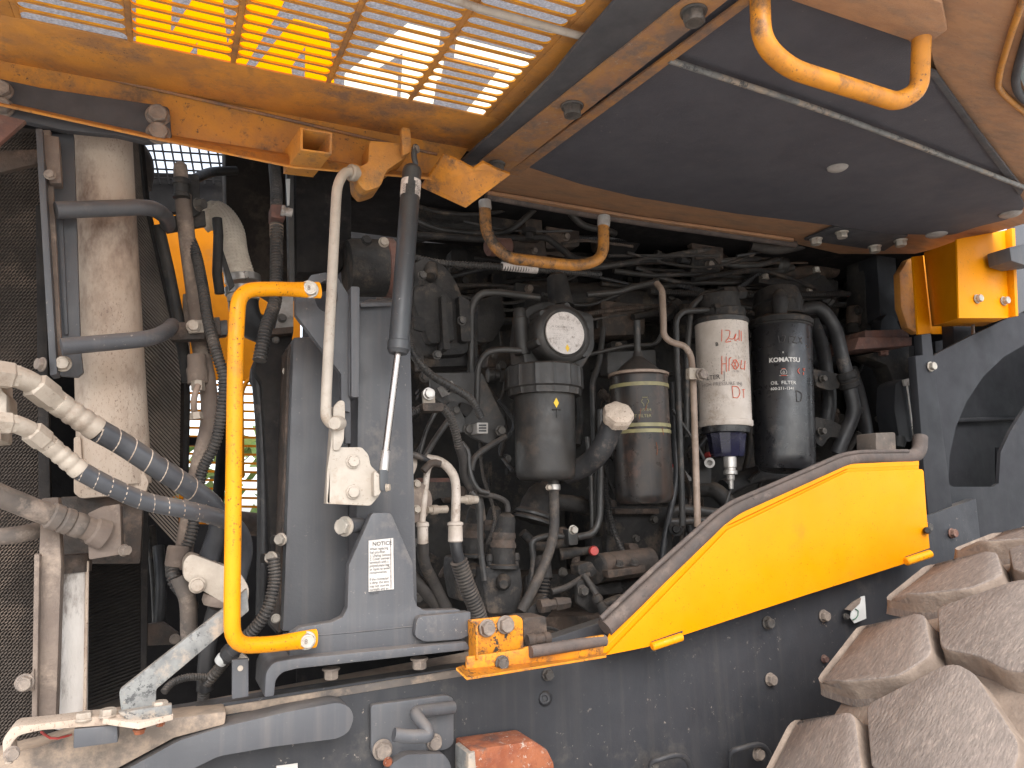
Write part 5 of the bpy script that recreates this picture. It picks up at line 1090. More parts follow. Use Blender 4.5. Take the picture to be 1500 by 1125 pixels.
f3 = thing('white_fuel_filter', 'dusty white spin-on fuel filter with red handwriting', 'filter', q(1065, 670, 1.22))
YC = 1.22
A3, B3 = (1056, 474, YC), (1063, 626, YC)
turned('canister', A3, B3, [(0, 66), (0, 74), (.02, 77), (.04, 76), (.94, 74), (.945, 77), (.985, 77), (1, 74)], 'filter_white', f3, n=64)
turned('lid', (1055.5, 468, YC), (1056, 477, YC), [(0, 70), (.3, 79), (1, 79)], 'pipe_dark', f3, n=64)
turned('black_ring', (1063, 625, YC), (1063.5, 636, YC), [(0, 70), (.1, 70), (.9, 68), (1, 60)], 'filter_black', f3, n=48)
turned('blue_bowl', (1064, 634, YC), (1066, 671, YC), [(0, 60), (.2, 56), (.8, 50), (.95, 46), (1, 36)], 'bowl_blue', f3, n=12, ang=20)
turned('drain_valve', (1069, 669, YC - .02), (1071, 716, YC - .02), [(0, 17), (.02, 19), (.33, 19), (.35, 16), (.42, 16), (.44, 20), (.55, 20), (.57, 12), (.72, 11), (.74, 8), (1, 7)], 'steel', f3, n=24)
turned('head', (1050, 430, YC + .02), (1055, 472, YC + .02), [(0, 40), (.1, 60), (.6, 64), (.65, 74), (1, 74)], 'engine_cast', f3)
def on3(x, y): return cyl_map(x, y, A3, B3, 76)
g_ = on3(1050, 504); letter('B', .011, 'ink_black', f3, lambda u, v: g_(u - .003, v - .004), bold=.0003)
g1 = on3(1044, 553); letter('FILTER', .0135, 'ink_black', f3, lambda u, v: g1(u - .024, v - .004))
stroke('lettering_frame', g1, [[(-.030, -.008), (.024, -.008)], [(.024, -.008), (.024, .010)], [(.024, .010), (-.030, .010)]], .0008, 'ink_black', f3)
g2 = on3(1040, 563); letter('HIGH PRESSURE INJ', .0105, 'ink_grey', f3, lambda u, v: g2(u - .022, v - .004))
g3 = on3(1078, 545); letter('-15-3/4', .006, 'ink_grey', f3, lambda u, v: g3(u - .01, v))
g4 = on3(1058, 492)
stroke('red_handwriting', lambda u, v: g4(u * .86, v * .84), [[(0, .016), (-.002, -.014)], [(.008, .014), (.018, .012), (.016, -.002), (.007, -.016), (.020, -.014)], [(.014, -.006), (.026, -.008), (.034, .006), (.030, -.012), (.040, -.006)], [(.044, .016), (.042, -.012)], [(.050, .014), (.049, -.012)]], .0017, 'ink_red', f3)
g5 = on3(1058, 533)
stroke('red_handwriting', lambda u, v: g5(u * .86, v * .84), [[(0, .020), (-.002, -.026)], [(.010, .018), (.009, -.020)], [(0, 0), (.010, 0)], [(.017, .012), (.015, -.018)], [(.017, .012), (.022, .016)], [(.026, .010), (.036, -.012)], [(.036, .010), (.026, -.012)], [(.022, -.002), (.031, .010), (.040, -.002), (.031, -.014), (.022, -.002)], [(.050, .010), (.046, -.010), (.058, -.010)], [(.062, .010), (.058, -.014)]], .0017, 'ink_red', f3)
g6 = on3(1073, 574)
stroke('red_handwriting', lambda u, v: g6(u * .86, v * .84), [[(0, .014), (.001, -.015)], [(0, .014), (.014, .012), (.019, -.002), (.012, -.014), (.001, -.013)], [(.030, .008), (.030, -.014)], [(.026, .006), (.034, .008)]], .0014, 'ink_red', f3)

f4 = thing('oil_filter', 'tall glossy black oil filter with white lettering', 'filter', q(1150, 690, 1.22))
YD = 1.22
A4, B4 = (1144, 476, YD), (1150, 692, YD)
turned('canister', A4, B4, [(0, 78), (0, 84), (.02, 86), (.9, 84), (.95, 82), (.985, 74), (1, 56), (1, 20)], 'filter_black', f4, n=64)
turned('collar', (1143.5, 470, YD), (1144, 483, YD), [(0, 84), (.2, 90), (.7, 90), (.75, 86), (1, 86)], 'engine_cast', f4, n=64)
turned('head', (1136, 424, YD + .03), (1143, 472, YD + .02), [(0, 40), (.1, 62), (.5, 72), (.55, 66), (.9, 70), (1, 84)], 'engine_cast', f4, n=40)
turned('head_boss', (1142, 424, YD - .03), (1143, 462, YD - .03), [(0, 8), (.15, 18), (.5, 24), (1, 18)], 'engine_cast', f4)
turned('head_boss', (1165, 430, YD - .02), (1166, 468, YD - .02), [(0, 14), (.3, 18), (1, 14)], 'engine_cast', f4)
plate('head_tab', rnd([(1174, 462), (1184, 462), (1186, 474), (1176, 476)], 3), YD - .02, .03, 'engine_cast', f4, .002)
def on4(x, y): return cyl_map(x, y, A4, B4, 86)
k1 = on4(1147, 527); letter('KOMATSU', .0138, 'ink_white', f4, lambda u, v: k1(u * 1.02 - .0295, v - .004), bold=.00055)
k2 = on4(1148, 560); letter('OIL  FILTER', .0105, 'ink_white', f4, lambda u, v: k2(u - .0272, v - .004), bold=.00012)
k3 = on4(1148, 568); letter('600-211-1341', .0088, 'ink_white', f4, lambda u, v: k3(u - .0272, v - .004), bold=.00015)
k4 = on4(1148, 545)
stroke('oil_symbol', k4, [[(-.005, -.004), (-.006, .002), (-.003, .006), (.003, .006), (.006, .002), (.005, -.004), (-.005, -.004)], [(-.002, -.001), (0, .003), (.002, -.001), (0, -.003), (-.002, -.001)], [(-.009, -.0075), (.009, -.0075)]], .0011, 'label_white', f4)
stroke('red_symbol', k4, [[(-.004, .0075), (.004, .0075)], [(-.006, -.0075), (.006, -.0075)]], .0012, 'ink_red', f4)
k5 = on4(1147, 516); stroke('white_dot', k5, [[(0, -.0016), (0, .0016)]], .003, 'ink_white', f4)
k6 = on4(1140, 497)
stroke('faded_writing', k6, [[(0, .008), (.002, -.008)], [(.008, .008), (.014, .006), (.010, -.008), (.004, -.006)], [(.022, .006), (.022, -.008)], [(.026, .006), (.036, .004), (.030, -.006), (.040, -.008)], [(.044, .006), (.052, -.008)], [(.052, .006), (.044, -.008)]], .0016, 'ink_faint', f4)
k7 = on4(1166, 543); stroke('red_handwriting', k7, [[(.008, .006), (.004, 0), (.008, -.006)], [(.017, .006), (.022, .006)], [(.017, .003), (.022, .003)], [(.018, -.002), (.018, -.008)]], .0016, 'ink_red', f4)
k8 = on4(1168, 580); stroke('faded_writing', k8, [[(-.002, .012), (-.001, -.012)], [(-.002, .012), (.010, .006), (.008, -.010), (-.001, -.012)]], .0014, 'ink_faint', f4)

# filler hose with dusty cap
fh = thing('filler_neck', 'thick black filler hose with a dust caked cap between two filters', 'filler', q(850, 690, 1.12))
pipe('neck_hose', [(830, 694, 1.2), (858, 682, 1.16), (880, 660, 1.12), (893, 632, 1.10), (901, 612, 1.09)], 32, 'hose_black', fh, n=20)
bm = bmesh.new(); c0 = q(905, 609, 1.075); d_, a_, b_ = basis(nrm(q(903, 602, 1.06) - q(893, 632, 1.10))); mmc = mpp(c0); n = 30; th = np.arange(n) * 2 * math.pi / n
loft(bm, [c0 + d_ * z_ * mmc + r_ * mmc * ((1 + .05 * np.sin(th * 7) + .03 * rng.normal(size=n)) * np.cos(th))[:, None] * a_ + r_ * mmc * ((1 + .05 * np.sin(th * 7)) * np.sin(th))[:, None] * b_ for z_, r_ in ((-12, 17), (-9, 21), (2, 22.5), (8, 21), (11, 15), (12, 6), (11, 2))]); finish('dusty_cap', bm, 'tan_dust', fh, ang=20)

# ---------------------------------------------------------------- rigid pipes around the filters
def line(name, L, w, m, label, cat='pipe', bend=10, group='rigid pipes around the filters'):
    return pipe(name, L, w, m, None, bend=bend, label=label, cat=cat, group=group, n=12)
tpp = thing('tan_fuel_pipe', 'rusty tan fuel pipe running down left of the white filter', 'pipe', q(1022, 768, 1.15), 'rigid pipes around the filters')
pipe('pipe_body', [(962, 415, 1.2), (970, 425, 1.18), (972, 470, 1.17), (972, 492, 1.17), (984, 502, 1.17), (1003, 506, 1.16), (1012, 520, 1.16), (1015, 545, 1.15), (1022, 772, 1.13)], 9.5, 'pipe_tan', tpp, bend=9, n=14)
plate('clip_band', rnd([(1010, 538), (1033, 540), (1033, 556), (1010, 555)], 2), 1.125, .012, 'fitting_zinc', tpp); bolt(tpp, 1027, 549, 1.122, 19, 'bolt_dusty', h=.6)
line('fuel_pipe', [(860, 432, 1.3), (905, 428, 1.28), (930, 420, 1.26), (965, 412, 1.22)], 9, 'pipe_dark', 'dark fuel pipe rising to the top of the tan pipe')
line('fuel_pipe', [(860, 520, 1.3), (920, 506, 1.26), (960, 505, 1.22), (970, 490, 1.2), (967, 430, 1.22)], 6, 'pipe_dark', 'thin dark pipe bending beside the tan pipe top')
line('fuel_pipe', [(1062, 428, 1.24), (1032, 430, 1.24), (1012, 450, 1.24), (1006, 520, 1.24), (1006, 640, 1.26)], 9, 'pipe_dark', 'dark pipe leaving the upper union above the white filter')
line('fuel_pipe', [(1048, 454, 1.22), (1000, 456, 1.22), (990, 468, 1.22), (992, 540, 1.22), (996, 640, 1.22), (1000, 770, 1.22)], 9, 'pipe_dark', 'dark pipe dropping left of the tan pipe')
un = thing('pipe_union', 'pair of dark hex pipe unions above the white filter', 'union', q(1065, 440, 1.22))
turned('union_nut', (1058, 430, 1.22), (1090, 430, 1.22), [(0, 16), (.1, 20), (.5, 20), (.55, 16), (.6, 20), (.95, 18), (1, 10)], 'engine_cast', un, n=24, shape=hexshape)
turned('union_nut', (1044, 454, 1.21), (1074, 455, 1.21), [(0, 16), (.1, 20), (.5, 20), (.55, 16), (.6, 20), (.95, 18), (1, 10)], 'engine_cast', un, n=24, shape=hexshape)
line('fuel_pipe', [(690, 580, 1.28), (690, 450, 1.27), (702, 430, 1.26), (725, 428, 1.25), (790, 436, 1.24)], 11, 'pipe_dark', 'dark pipe arching from the elbow casting to the strainer head', bend=16)
line('fuel_pipe', [(698, 600, 1.24), (700, 535, 1.23), (712, 516, 1.22), (735, 512, 1.21), (764, 514, 1.2)], 9, 'pipe_dark', 'dark pipe bending into the left of the strainer head', bend=16)
line('fuel_pipe', [(884, 480, 1.3), (878, 530, 1.29), (868, 560, 1.28), (870, 640, 1.28), (872, 690, 1.28), (868, 760, 1.28)], 9, 'pipe_dark', 'dark pipe running down between the strainer and the striped filter')
line('fuel_pipe', [(880, 600, 1.24), (880, 680, 1.24), (879, 760, 1.24), (870, 782, 1.24), (845, 787, 1.24)], 10, 'pipe_dark', 'grey pipe curving into a clip under the filler hose', bend=16)
line('fuel_pipe', [(868, 785, 1.26), (866, 700, 1.26), (860, 640, 1.26)], 7, 'pipe_dark', 'thin pipe beside the grey pipe under the filler hose')
line('return_line', [(848, 786, 1.24), (800, 785, 1.24), (778, 792, 1.24), (782, 820, 1.24), (775, 870, 1.24)], 9, 'pipe_dark', 'pipe running left from the clip and down behind the drain hose')
line('fuel_pipe', [(985, 560, 1.3), (988, 640, 1.3), (992, 700, 1.29), (975, 780, 1.28), (968, 830, 1.28)], 9, 'hose_black', 'black hose passing behind the striped filter to the starter', bend=25)
line('fuel_pipe', [(985, 600, 1.25), (1020, 650, 1.24), (1035, 680, 1.24)], 5, 'pipe_dark', 'thin slanted wire stay left of the blue bowl')
pc = thing('pipe_clip', 'small steel clip with a bolt on the grey pipe', 'clip', q(845, 790, 1.23))
plate('clip_body', rnd([(832, 775), (846, 775), (847, 798), (834, 799)], 3), 1.22, .02, 'pipe_dark', pc); bolt(pc, 839, 776, 1.22, 14, 'bolt_zinc', h=.8)

# big coolant hoses at right
for nm, L, w_, lab in (('coolant_hose', [(1172, 455, 1.3), (1200, 452, 1.27), (1222, 480, 1.26), (1234, 525, 1.25), (1246, 575, 1.25), (1250, 605, 1.25), (1236, 640, 1.26), (1226, 665, 1.27)], 20, 'thick dark hose curving down right of the black oil filter'),
                       ('coolant_hose', [(1190, 470, 1.36), (1205, 510, 1.34), (1212, 560, 1.33), (1215, 590, 1.33), (1208, 630, 1.34)], 20, 'thick dark hose behind the first one right of the oil filter'),
                       ('coolant_hose', [(1246, 540, 1.4), (1258, 580, 1.38), (1268, 630, 1.36), (1270, 680, 1.35)], 20, 'dark hose running down beside the beige box')):
    pipe(nm, L, w_, 'hose_black' if w_ < 20.5 else 'pipe_dark', label=lab, cat='hose', group='thick hoses right of the oil filter', n=18)
hcl = thing('hose_bracket', 'dark bracket with band clamp on the thick hoses', 'bracket', q(1225, 560, 1.25))
turned('band', (1238, 545, 1.25), (1246, 568, 1.25), [(0, 26), (.1, 29), (.4, 29), (.45, 26), (.6, 26), (.65, 29), (.95, 29), (1, 26)], 'engine_cast', hcl)
plate('bracket_plate', rnd([(1190, 540), (1230, 548), (1230, 568), (1215, 572), (1196, 566)], 3), 1.26, .01, 'engine_black', hcl); bolt(hcl, 1204, 555, 1.255, 11, 'bolt_dark', h=1)
lf = thing('hose_flange', 'dark cast flange where the thick hoses end', 'flange', q(1220, 640, 1.25))
plate('flange_plate', rnd([(1194, 610), (1220, 616), (1248, 632), (1244, 642), (1215, 640), (1205, 655), (1196, 650)], 4), 1.26, .03, 'engine_cast', lf, .003); bolt(lf, 1202, 632, 1.25, 12, 'bolt_dark', h=1.1)
br_ = thing('breather_valve', 'brass coloured elbow fitting left of the black pillar', 'valve', q(1250, 500, 1.35))
turned('cap', (1251, 450, 1.36), (1250, 475, 1.36), [(0, 18), (.1, 22), (1, 20)], 'engine_brown', br_); turned('stem', (1250, 474, 1.36), (1250, 512, 1.36), [(0, 16), (.3, 22), (.4, 22), (.45, 14), (.7, 18), (1, 18)], 'engine_cast', br_)
bolt(br_, 1256, 455, 1.34, 14, 'engine_cast')
# small parts right of striped filter
sm = thing('valve_bracket', 'grey bracket with a round boss under the blue filter bowl', 'bracket', q(1035, 705, 1.24))
plate('bracket_plate', rnd([(1020, 674), (1052, 670), (1052, 672), (1042, 676), (1042, 708), (1022, 708)], 2), 1.25, .02, 'filter_grey', sm); 
turned('boss', (1039, 678, 1.25), (1039.5, 678, 1.21), [(0, 15), (1, 15), (1, 8), (.8, 7)], 'plug_grey', sm, n=20)
turned('red_cap', (1036, 667, 1.26), (1042, 665, 1.24), [(0, 9), (1, 8)], 'red_plastic', sm, n=12)
wl = thing('warning_label', 'small white label with a red corner behind the striped filter', 'label', q(1000, 695, 1.33))
wp_ = plate('label_sheet', [(984, 684), (994, 678), (1016, 704), (984, 706)], 1.33, .001, 'label_white', wl, 0); plate('red_corner', [(984, 680), (992, 678), (992, 684), (984, 685)], 1.329, .0005, 'red_plastic', wl, 0)
fw_ = q(985, 690, 1.329); letter('------\n-- -----\n------ --\n---- ----', .006, 'ink_grey', wp_, lambda u, v: fw_ + np.array([u, 0, v]), lines=.8)
oc2 = thing('lower_hose', 'cluster of thick dark hoses between the filters and yellow panel', 'hose', q(1030, 745, 1.3))
pipe('upper_hose', [(985, 720, 1.36), (1030, 716, 1.34), (1050, 720, 1.32), (1070, 740, 1.3), (1085, 750, 1.3)], 24, 'engine_cast', oc2)
pipe('lower_branch', [(990, 770, 1.34), (985, 752, 1.33), (1000, 746, 1.32), (1050, 752, 1.3), (1060, 750, 1.3)], 15, 'pipe_dark', oc2)
pipe('cross_hose', [(1060, 715, 1.34), (1110, 695, 1.34), (1180, 690, 1.34), (1260, 680, 1.34)], 24, 'hose_black', oc2)
pipe('stub_hose', [(980, 765, 1.3), (1040, 762, 1.28)], 11, 'pipe_dark', oc2)
turned('ring_bolt', (990, 775, 1.27), (991, 775, 1.24), [(0, 20), (.5, 20), (.5, 13), (1, 10)], 'engine_cast', oc2)
pipe('drain_wire', [(1071, 714, 1.21), (1066, 730, 1.21), (1060, 748, 1.21)], 4, 'pipe_dark', oc2, n=8)

# ---------------------------------------------------------------- left bracket with plugs
sb = thing('sensor_bracket', 'dark triangular bracket carrying two grey plugs', 'bracket', q(690, 640, 1.26))
plate('bracket_plate', rnd([(630, 546), (706, 545), (742, 620), (720, 652), (690, 640), (660, 600), (632, 580)], 5), 1.27, .012, 'bracket_grey', sb, .003)
plate('raised_pad', rnd([(655, 590), (668, 586), (682, 614), (680, 634), (668, 634)], 4), 1.25, .02, 'bracket_grey', sb, .003)
plate('slot_bar', rnd([(676, 588), (696, 596), (684, 612), (672, 600)], 3), 1.255, .012, 'engine_cast', sb, .002)
for x, y, w_ in ((686, 629, 17), (733, 631, 16), (667, 601, 13), (622, 552, 17)): bolt(sb, x, y, 1.248, w_, 'bolt_dark', h=.7)
for x, y, r_ in ((659, 568, -.5), (707, 627, .0)):
    c, s_ = math.cos(r_), math.sin(r_); R2 = lambda u, v: (x + u * c - v * s_, y + u * s_ + v * c)
    pg = plate('plug', rnd([R2(-8, -8), R2(8, -8), R2(8, 8), R2(-8, 8)], 1.5), 1.215, .03, 'plug_grey', sb, .001)
    for k in (-4, 0, 4): plate('slot', [R2(-5.5, k - 1.3), R2(5.5, k - 1.3), R2(5.5, k + 1.3), R2(-5.5, k + 1.3)], 1.2146, .0012, 'ink_black', pg, 0)
conduit([(596, 488, 1.24), (606, 520, 1.22), (630, 548, 1.21), (660, 566, 1.2), (690, 585, 1.2), (705, 612, 1.21)], 12, 'conduit running down right of the gas strut to the grey plugs', pitch=4, dep=.08, group='corrugated wiring conduits inside the engine bay')
conduit([(588, 612, 1.12), (605, 604, 1.13), (620, 598, 1.13)], 12, 'short corrugated conduit left of the shiny clip bolt', pitch=4, group='corrugated wiring conduits inside the engine bay')
conduit([(648, 596, 1.13), (660, 612, 1.14), (668, 636, 1.15), (672, 655, 1.16)], 13, 'short corrugated conduit right of the shiny clip bolt', pitch=4, group='corrugated wiring conduits inside the engine bay')
pipe('taped_cable', [(672, 652, 1.16), (679, 675, 1.17), (682, 700, 1.18), (700, 730, 1.18), (705, 760, 1.2)], 14, 'hose_engine', label='taped cable continuing down from the corrugated conduit', cat='cable')
pipe('taped_cable', [(676, 648, 1.17), (686, 662, 1.165), (687, 680, 1.165), (692, 702, 1.16), (702, 718, 1.16), (716, 722, 1.16)], 7, 'pipe_dark', label='thin cable with a clip beside the taped cable', cat='cable')
pipe('taped_cable', [(700, 724, 1.17), (725, 727, 1.17), (742, 736, 1.18), (744, 750, 1.18)], 8, 'hose_engine', label='thin dusty cable running to the pump solenoid', cat='cable')
pipe('taped_cable', [(690, 720, 1.17), (702, 740, 1.17), (704, 800, 1.18), (710, 850, 1.18)], 9, 'conduit', label='ribbed cable running down between the two pumps', cat='cable')
pipe('taped_cable', [(740, 640, 1.22), (715, 655, 1.2), (696, 670, 1.19), (690, 690, 1.18)], 9, 'pipe_dark', label='dark cable running down from the sensor bracket corner', cat='cable')
pipe('taped_cable', [(640, 600, 1.2), (625, 630, 1.2), (614, 668, 1.2)], 6, 'pipe_dark', label='thin dark cable slanting down below the shiny clip bolt', cat='cable')
pipe('taped_cable', [(660, 612, 1.22), (640, 640, 1.21), (622, 670, 1.2)], 9, 'pipe_dark', label='flat dark cable parallel to the thin slanting one', cat='cable')
sc = thing('shiny_clip', 'shiny bolt and brown clip beside the column', 'clip', q(630, 595, 1.12))
plate('clip_tab', rnd([(619, 572), (637, 570), (638, 592), (620, 592)], 3), 1.125, .006, 'fitting_zinc', sc); bolt(sc, 628, 577, 1.122, 19, 'steel', h=.6)
plate('clip_saddle', rnd([(619, 590), (650, 590), (650, 602), (620, 602)], 3), 1.11, .03, 'engine_brown', sc, .003)
# air conditioning pipes
ap = thing('cream_pipe', 'slim cream pipe with a crimped ferrule right of the column', 'pipe', q(650, 890, 1.15), 'cream refrigerant pipes')
pipe('metal_pipe', [(640, 676, 1.16), (628, 682, 1.15), (625, 695, 1.15), (618, 768, 1.14)], 9.5, 'cream_pipe', ap, bend=8)
turned('ferrule', (619, 764, 1.14), (619.5, 797, 1.14), [(0, 11), (.05, 18), (.2, 19), (.25, 16), (.95, 16), (1, 14)], 'cream_pipe', ap)
pipe('rubber_hose', [(619.5, 795, 1.14), (622, 825, 1.15), (636, 855, 1.17), (655, 892, 1.18)], 17, 'hose_engine', ap)
turned('port_valve', (626, 747, 1.14), (654, 746, 1.15), [(0, 10), (.2, 10), (.22, 14), (.5, 14), (.52, 11), (1, 12)], 'fitting_zinc', ap)
ap2 = thing('cream_pipe', 'thicker cream pipe leading into a corrugated black hose', 'pipe', q(700, 900, 1.15), 'cream refrigerant pipes')
pipe('metal_pipe', [(626, 672, 1.16), (645, 676, 1.15), (662, 692, 1.14), (668, 715, 1.14), (667, 768, 1.13)], 13.5, 'cream_pipe', ap2)
turned('ferrule', (667, 764, 1.13), (667, 794, 1.13), [(0, 16), (.04, 23), (.16, 24), (.2, 21), (.95, 22), (1, 19)], 'cream_pipe', ap2)
pipe('rubber_hose', [(667, 792, 1.13), (669, 808, 1.13), (675, 830, 1.135)], 18, 'hose_black', ap2)
pipe('corrugated_sleeve', [(672, 822, 1.13), (684, 858, 1.14), (697, 890, 1.15), (704, 915, 1.16)], 26, 'conduit', ap2, corr=(5.2, .2), n=18)
turned('port_valve', (672, 732, 1.14), (698, 732, 1.15), [(0, 10), (.4, 11), (.42, 14), (.7, 14), (.72, 12), (1, 12)], 'fitting_zinc', ap2)
pipe('tape_tail', [(620, 690, 1.13), (632, 678, 1.13), (645, 680, 1.13)], 11, 'engine_brown', ap2)
pipe('rubber_hose', [(600, 840, 1.18), (620, 862, 1.18), (640, 885, 1.19), (652, 900, 1.2)], 20, 'hose_engine', label='thick dusty hose emerging low behind the column', cat='hose')
cmp_ = thing('compressor', 'pale dusty compressor edge behind the grey column', 'compressor', q(602, 760, 1.15))
plate('pale_housing', rnd([(594, 668), (612, 670), (611, 684), (604, 700), (604, 712), (594, 712)], 3), 1.15, .06, 'cream_pipe', cmp_, .004)
turned('pulley', (598, 735, 1.16), (606, 735, 1.14), [(0, 60), (.3, 64), (1, 60)], 'brown_dust', cmp_, n=40)
for y in (709, 746): bolt(cmp_, 610, y, 1.14, 13, 'fitting_zinc', h=.8)
plate('rusty_plate', [(613, 700), (660, 700), (660, 712), (616, 712)], 1.3, .02, 'rust_brown', cmp_); plate('dark_cover', rnd([(615, 706), (664, 706), (662, 728), (640, 730), (618, 745)], 4), 1.28, .02, 'engine_black', cmp_)
pipe('looped_hose', [(596, 664, 1.14), (612, 668, 1.14), (630, 678, 1.15)], 10, 'hose_black', cmp_)
# injection pumps
def pump(x, y, sc_, Y, label):
    t = thing('fuel_pump', label, 'pump', q(x, y + 130 * sc_, Y), 'fuel pumps at the bottom of the bay')
    turned('solenoid', (x + 6, y - 8 * sc_, Y - .01), (x + 2, y + 22 * sc_, Y), [(0, 12 * sc_), (.1, 22 * sc_), (.3, 27 * sc_), (.9, 30 * sc_), (1, 32 * sc_)], 'engine_cast', t)
    turned('collar', (x + 1, y + 20 * sc_, Y), (x, y + 42 * sc_, Y), [(0, 34 * sc_), (.3, 36 * sc_), (.5, 33 * sc_), (.8, 38 * sc_), (1, 38 * sc_)], 'engine_brown', t)
    turned('barrel', (x, y + 40 * sc_, Y), (x - 1, y + 72 * sc_, Y), [(0, 35 * sc_), (.8, 36 * sc_), (.85, 48 * sc_), (1, 50 * sc_)], 'engine_cast', t)
    plate('casting', rnd([(x - 28 * sc_, y + 70 * sc_), (x + 26 * sc_, y + 70 * sc_), (x + 30 * sc_, y + 100 * sc_), (x + 20 * sc_, y + 140 * sc_), (x - 22 * sc_, y + 140 * sc_), (x - 30 * sc_, y + 96 * sc_)], 7), Y - .01, .06, 'engine_cast', t, .006)
    turned('boss', (x, y + 92 * sc_, Y - .01), (x + 1, y + 96 * sc_, Y - .035), [(0, 24 * sc_), (.6, 20 * sc_), (1, 12 * sc_)], 'engine_cast', t)
    turned('foot_bolt', (x - 20 * sc_, y + 52 * sc_, Y), (x - 20 * sc_, y + 72 * sc_, Y), [(0, 8), (.2, 11), (.5, 11), (.55, 8), (1, 9)], 'engine_cast', t, n=12)
    turned('foot_bolt', (x + 19 * sc_, y + 50 * sc_, Y), (x + 19 * sc_, y + 70 * sc_, Y), [(0, 8), (.2, 11), (.5, 11), (.55, 8), (1, 9)], 'engine_cast', t, n=12)
    return t
pump(737, 760, 1.0, 1.2, 'front dark fuel pump with an angled solenoid above the hinge bracket')
pump(693, 748, .95, 1.26, 'rear dark fuel pump behind the corrugated sleeve')
pump(720, 748, .7, 1.33, 'small pump cylinder seen between the two fuel pumps')
wp2 = thing('water_pump', 'round dark pump housing with a ring behind the drain hose', 'pump', q(795, 770, 1.3))
turned('dome', (793, 712, 1.32), (782, 752, 1.31), [(0, 20), (.2, 34), (.6, 44), (1, 46)], 'engine_cast', wp2)
turned('ring', (784, 748, 1.31), (780, 764, 1.31), [(0, 50), (.3, 60), (.5, 60), (.6, 52), (.8, 60), (1, 60)], 'pipe_dark', wp2)
pipe('side_pipe', [(808, 735, 1.31), (840, 738, 1.31), (862, 745, 1.32)], 24, 'engine_cast', wp2); pipe('outer_pipe', [(765, 780, 1.32), (790, 800, 1.32), (830, 795, 1.32)], 14, 'engine_cast', wp2)
bf = thing('bottom_fitting', 'dark corrugated cone and hex fitting at the bottom of the bay', 'fitting', q(800, 890, 1.15))
pipe('bellows', [(797, 845, 1.22), (795, 870, 1.22), (793, 890, 1.22)], 20, 'engine_cast', bf, corr=(5, .2))
turned('neck', (793, 815, 1.24), (796, 848, 1.23), [(0, 20), (.3, 26), (1, 28)], 'engine_cast', bf)
turned('hex_plug', (790, 888, 1.15), (834, 882, 1.15), [(0, 20), (.3, 20), (.32, 15), (.5, 15), (.52, 19), (.8, 18), (1, 14)], 'engine_brown', bf, n=24, shape=hexshape)
plate('foot_casting', rnd([(770, 895), (800, 872), (812, 892), (800, 905), (766, 915)], 3), 1.17, .04, 'engine_cast', bf, .004)
pipe('wire', [(770, 922, 1.1), (805, 920, 1.12), (830, 928, 1.14), (872, 926, 1.14)], 5, 'pipe_dark', bf, n=8)
plate('lower_mount', rnd([(766, 905), (800, 903), (802, 935), (768, 940)], 3), 1.05, .05, 'engine_brown', bf, .004)
turned('mount_spool', (772, 938, 1.03), (805, 934, 1.03), [(0, 16), (.3, 18), (.35, 14), (.7, 14), (.75, 18), (1, 16)], 'engine_brown', bf)
# starter
stt = thing('starter_motor', 'brown dusty starter motor with a strap clamp above the yellow panel', 'starter', q(915, 830, 1.25))
turned('body', (874, 832, 1.26), (952, 822, 1.27), [(0, 26), (.04, 34), (.1, 40), (.24, 41), (.26, 38), (.3, 41), (1, 41)], 'engine_brown', stt, n=36)
turned('end_ring', (868, 833, 1.255), (880, 831, 1.26), [(0, 24), (.2, 44), (.6, 44), (1, 30)], 'engine_black', stt, n=36)
plate('strap', rnd([(890, 836), (945, 828), (946, 838), (892, 847)], 2), 1.205, .02, 'engine_brown', stt, .003)
for x, y in ((907, 828), (929, 826)): bolt(stt, 0, 0, 0, 13, 'bolt_dark', d=(0, -.4, 1), p=q(x, y, 1.215), h=.8)
plate('side_hook', rnd([(920, 796), (934, 796), (938, 806), (955, 816), (962, 832), (955, 845), (942, 848), (944, 826), (926, 812)], 5), 1.3, .02, 'engine_brown', stt, .004)
pipe('cable', [(862, 842, 1.22), (850, 848, 1.21), (830, 860, 1.2), (808, 867, 1.2)], 9, 'hose_engine', stt)
pipe('cable', [(855, 842, 1.2), (864, 855, 1.19), (874, 872, 1.18), (884, 890, 1.17)], 9, 'hose_engine', stt)
turned('cable_lug', (872, 872, 1.17), (892, 906, 1.16), [(0, 12), (.1, 16), (.25, 16), (.3, 12), (.5, 14), (.6, 18), (.75, 18), (.8, 14), (1, 16)], 'engine_cast', stt)
plate('terminal', rnd([(846, 828), (866, 822), (876, 838), (862, 848), (848, 842)], 4), 1.22, .03, 'engine_cast', stt, .003)
turned('red_cap', (868, 807, 1.24), (871, 807, 1.225), [(0, 13), (.6, 15), (1, 12)], 'red_plastic', stt, n=20)
turned('cap_stem', (820, 812, 1.27), (866, 806, 1.25), [(0, 18), (.3, 16), (.7, 12), (1, 12)], 'engine_cast', stt)
mp_ = thing('mounting_bracket', 'dark plate with two bolts below the starter motor', 'bracket', q(865, 895, 1.2))
plate('bracket_plate', rnd([(845, 852), (862, 846), (878, 862), (880, 896), (868, 900), (846, 884)], 4), 1.2, .012, 'engine_cast', mp_, .003)
bolt(mp_, 853, 865, 1.198, 17, 'bolt_dark', h=.8); turned('stub', (884, 888, 1.2), (910, 880, 1.21), [(0, 14), (.2, 18), (.6, 20), (1, 20)], 'engine_cast', mp_)
plate('top_bar', [(874, 858), (910, 852), (912, 868), (878, 872)], 1.26, .03, 'engine_cast', mp_)
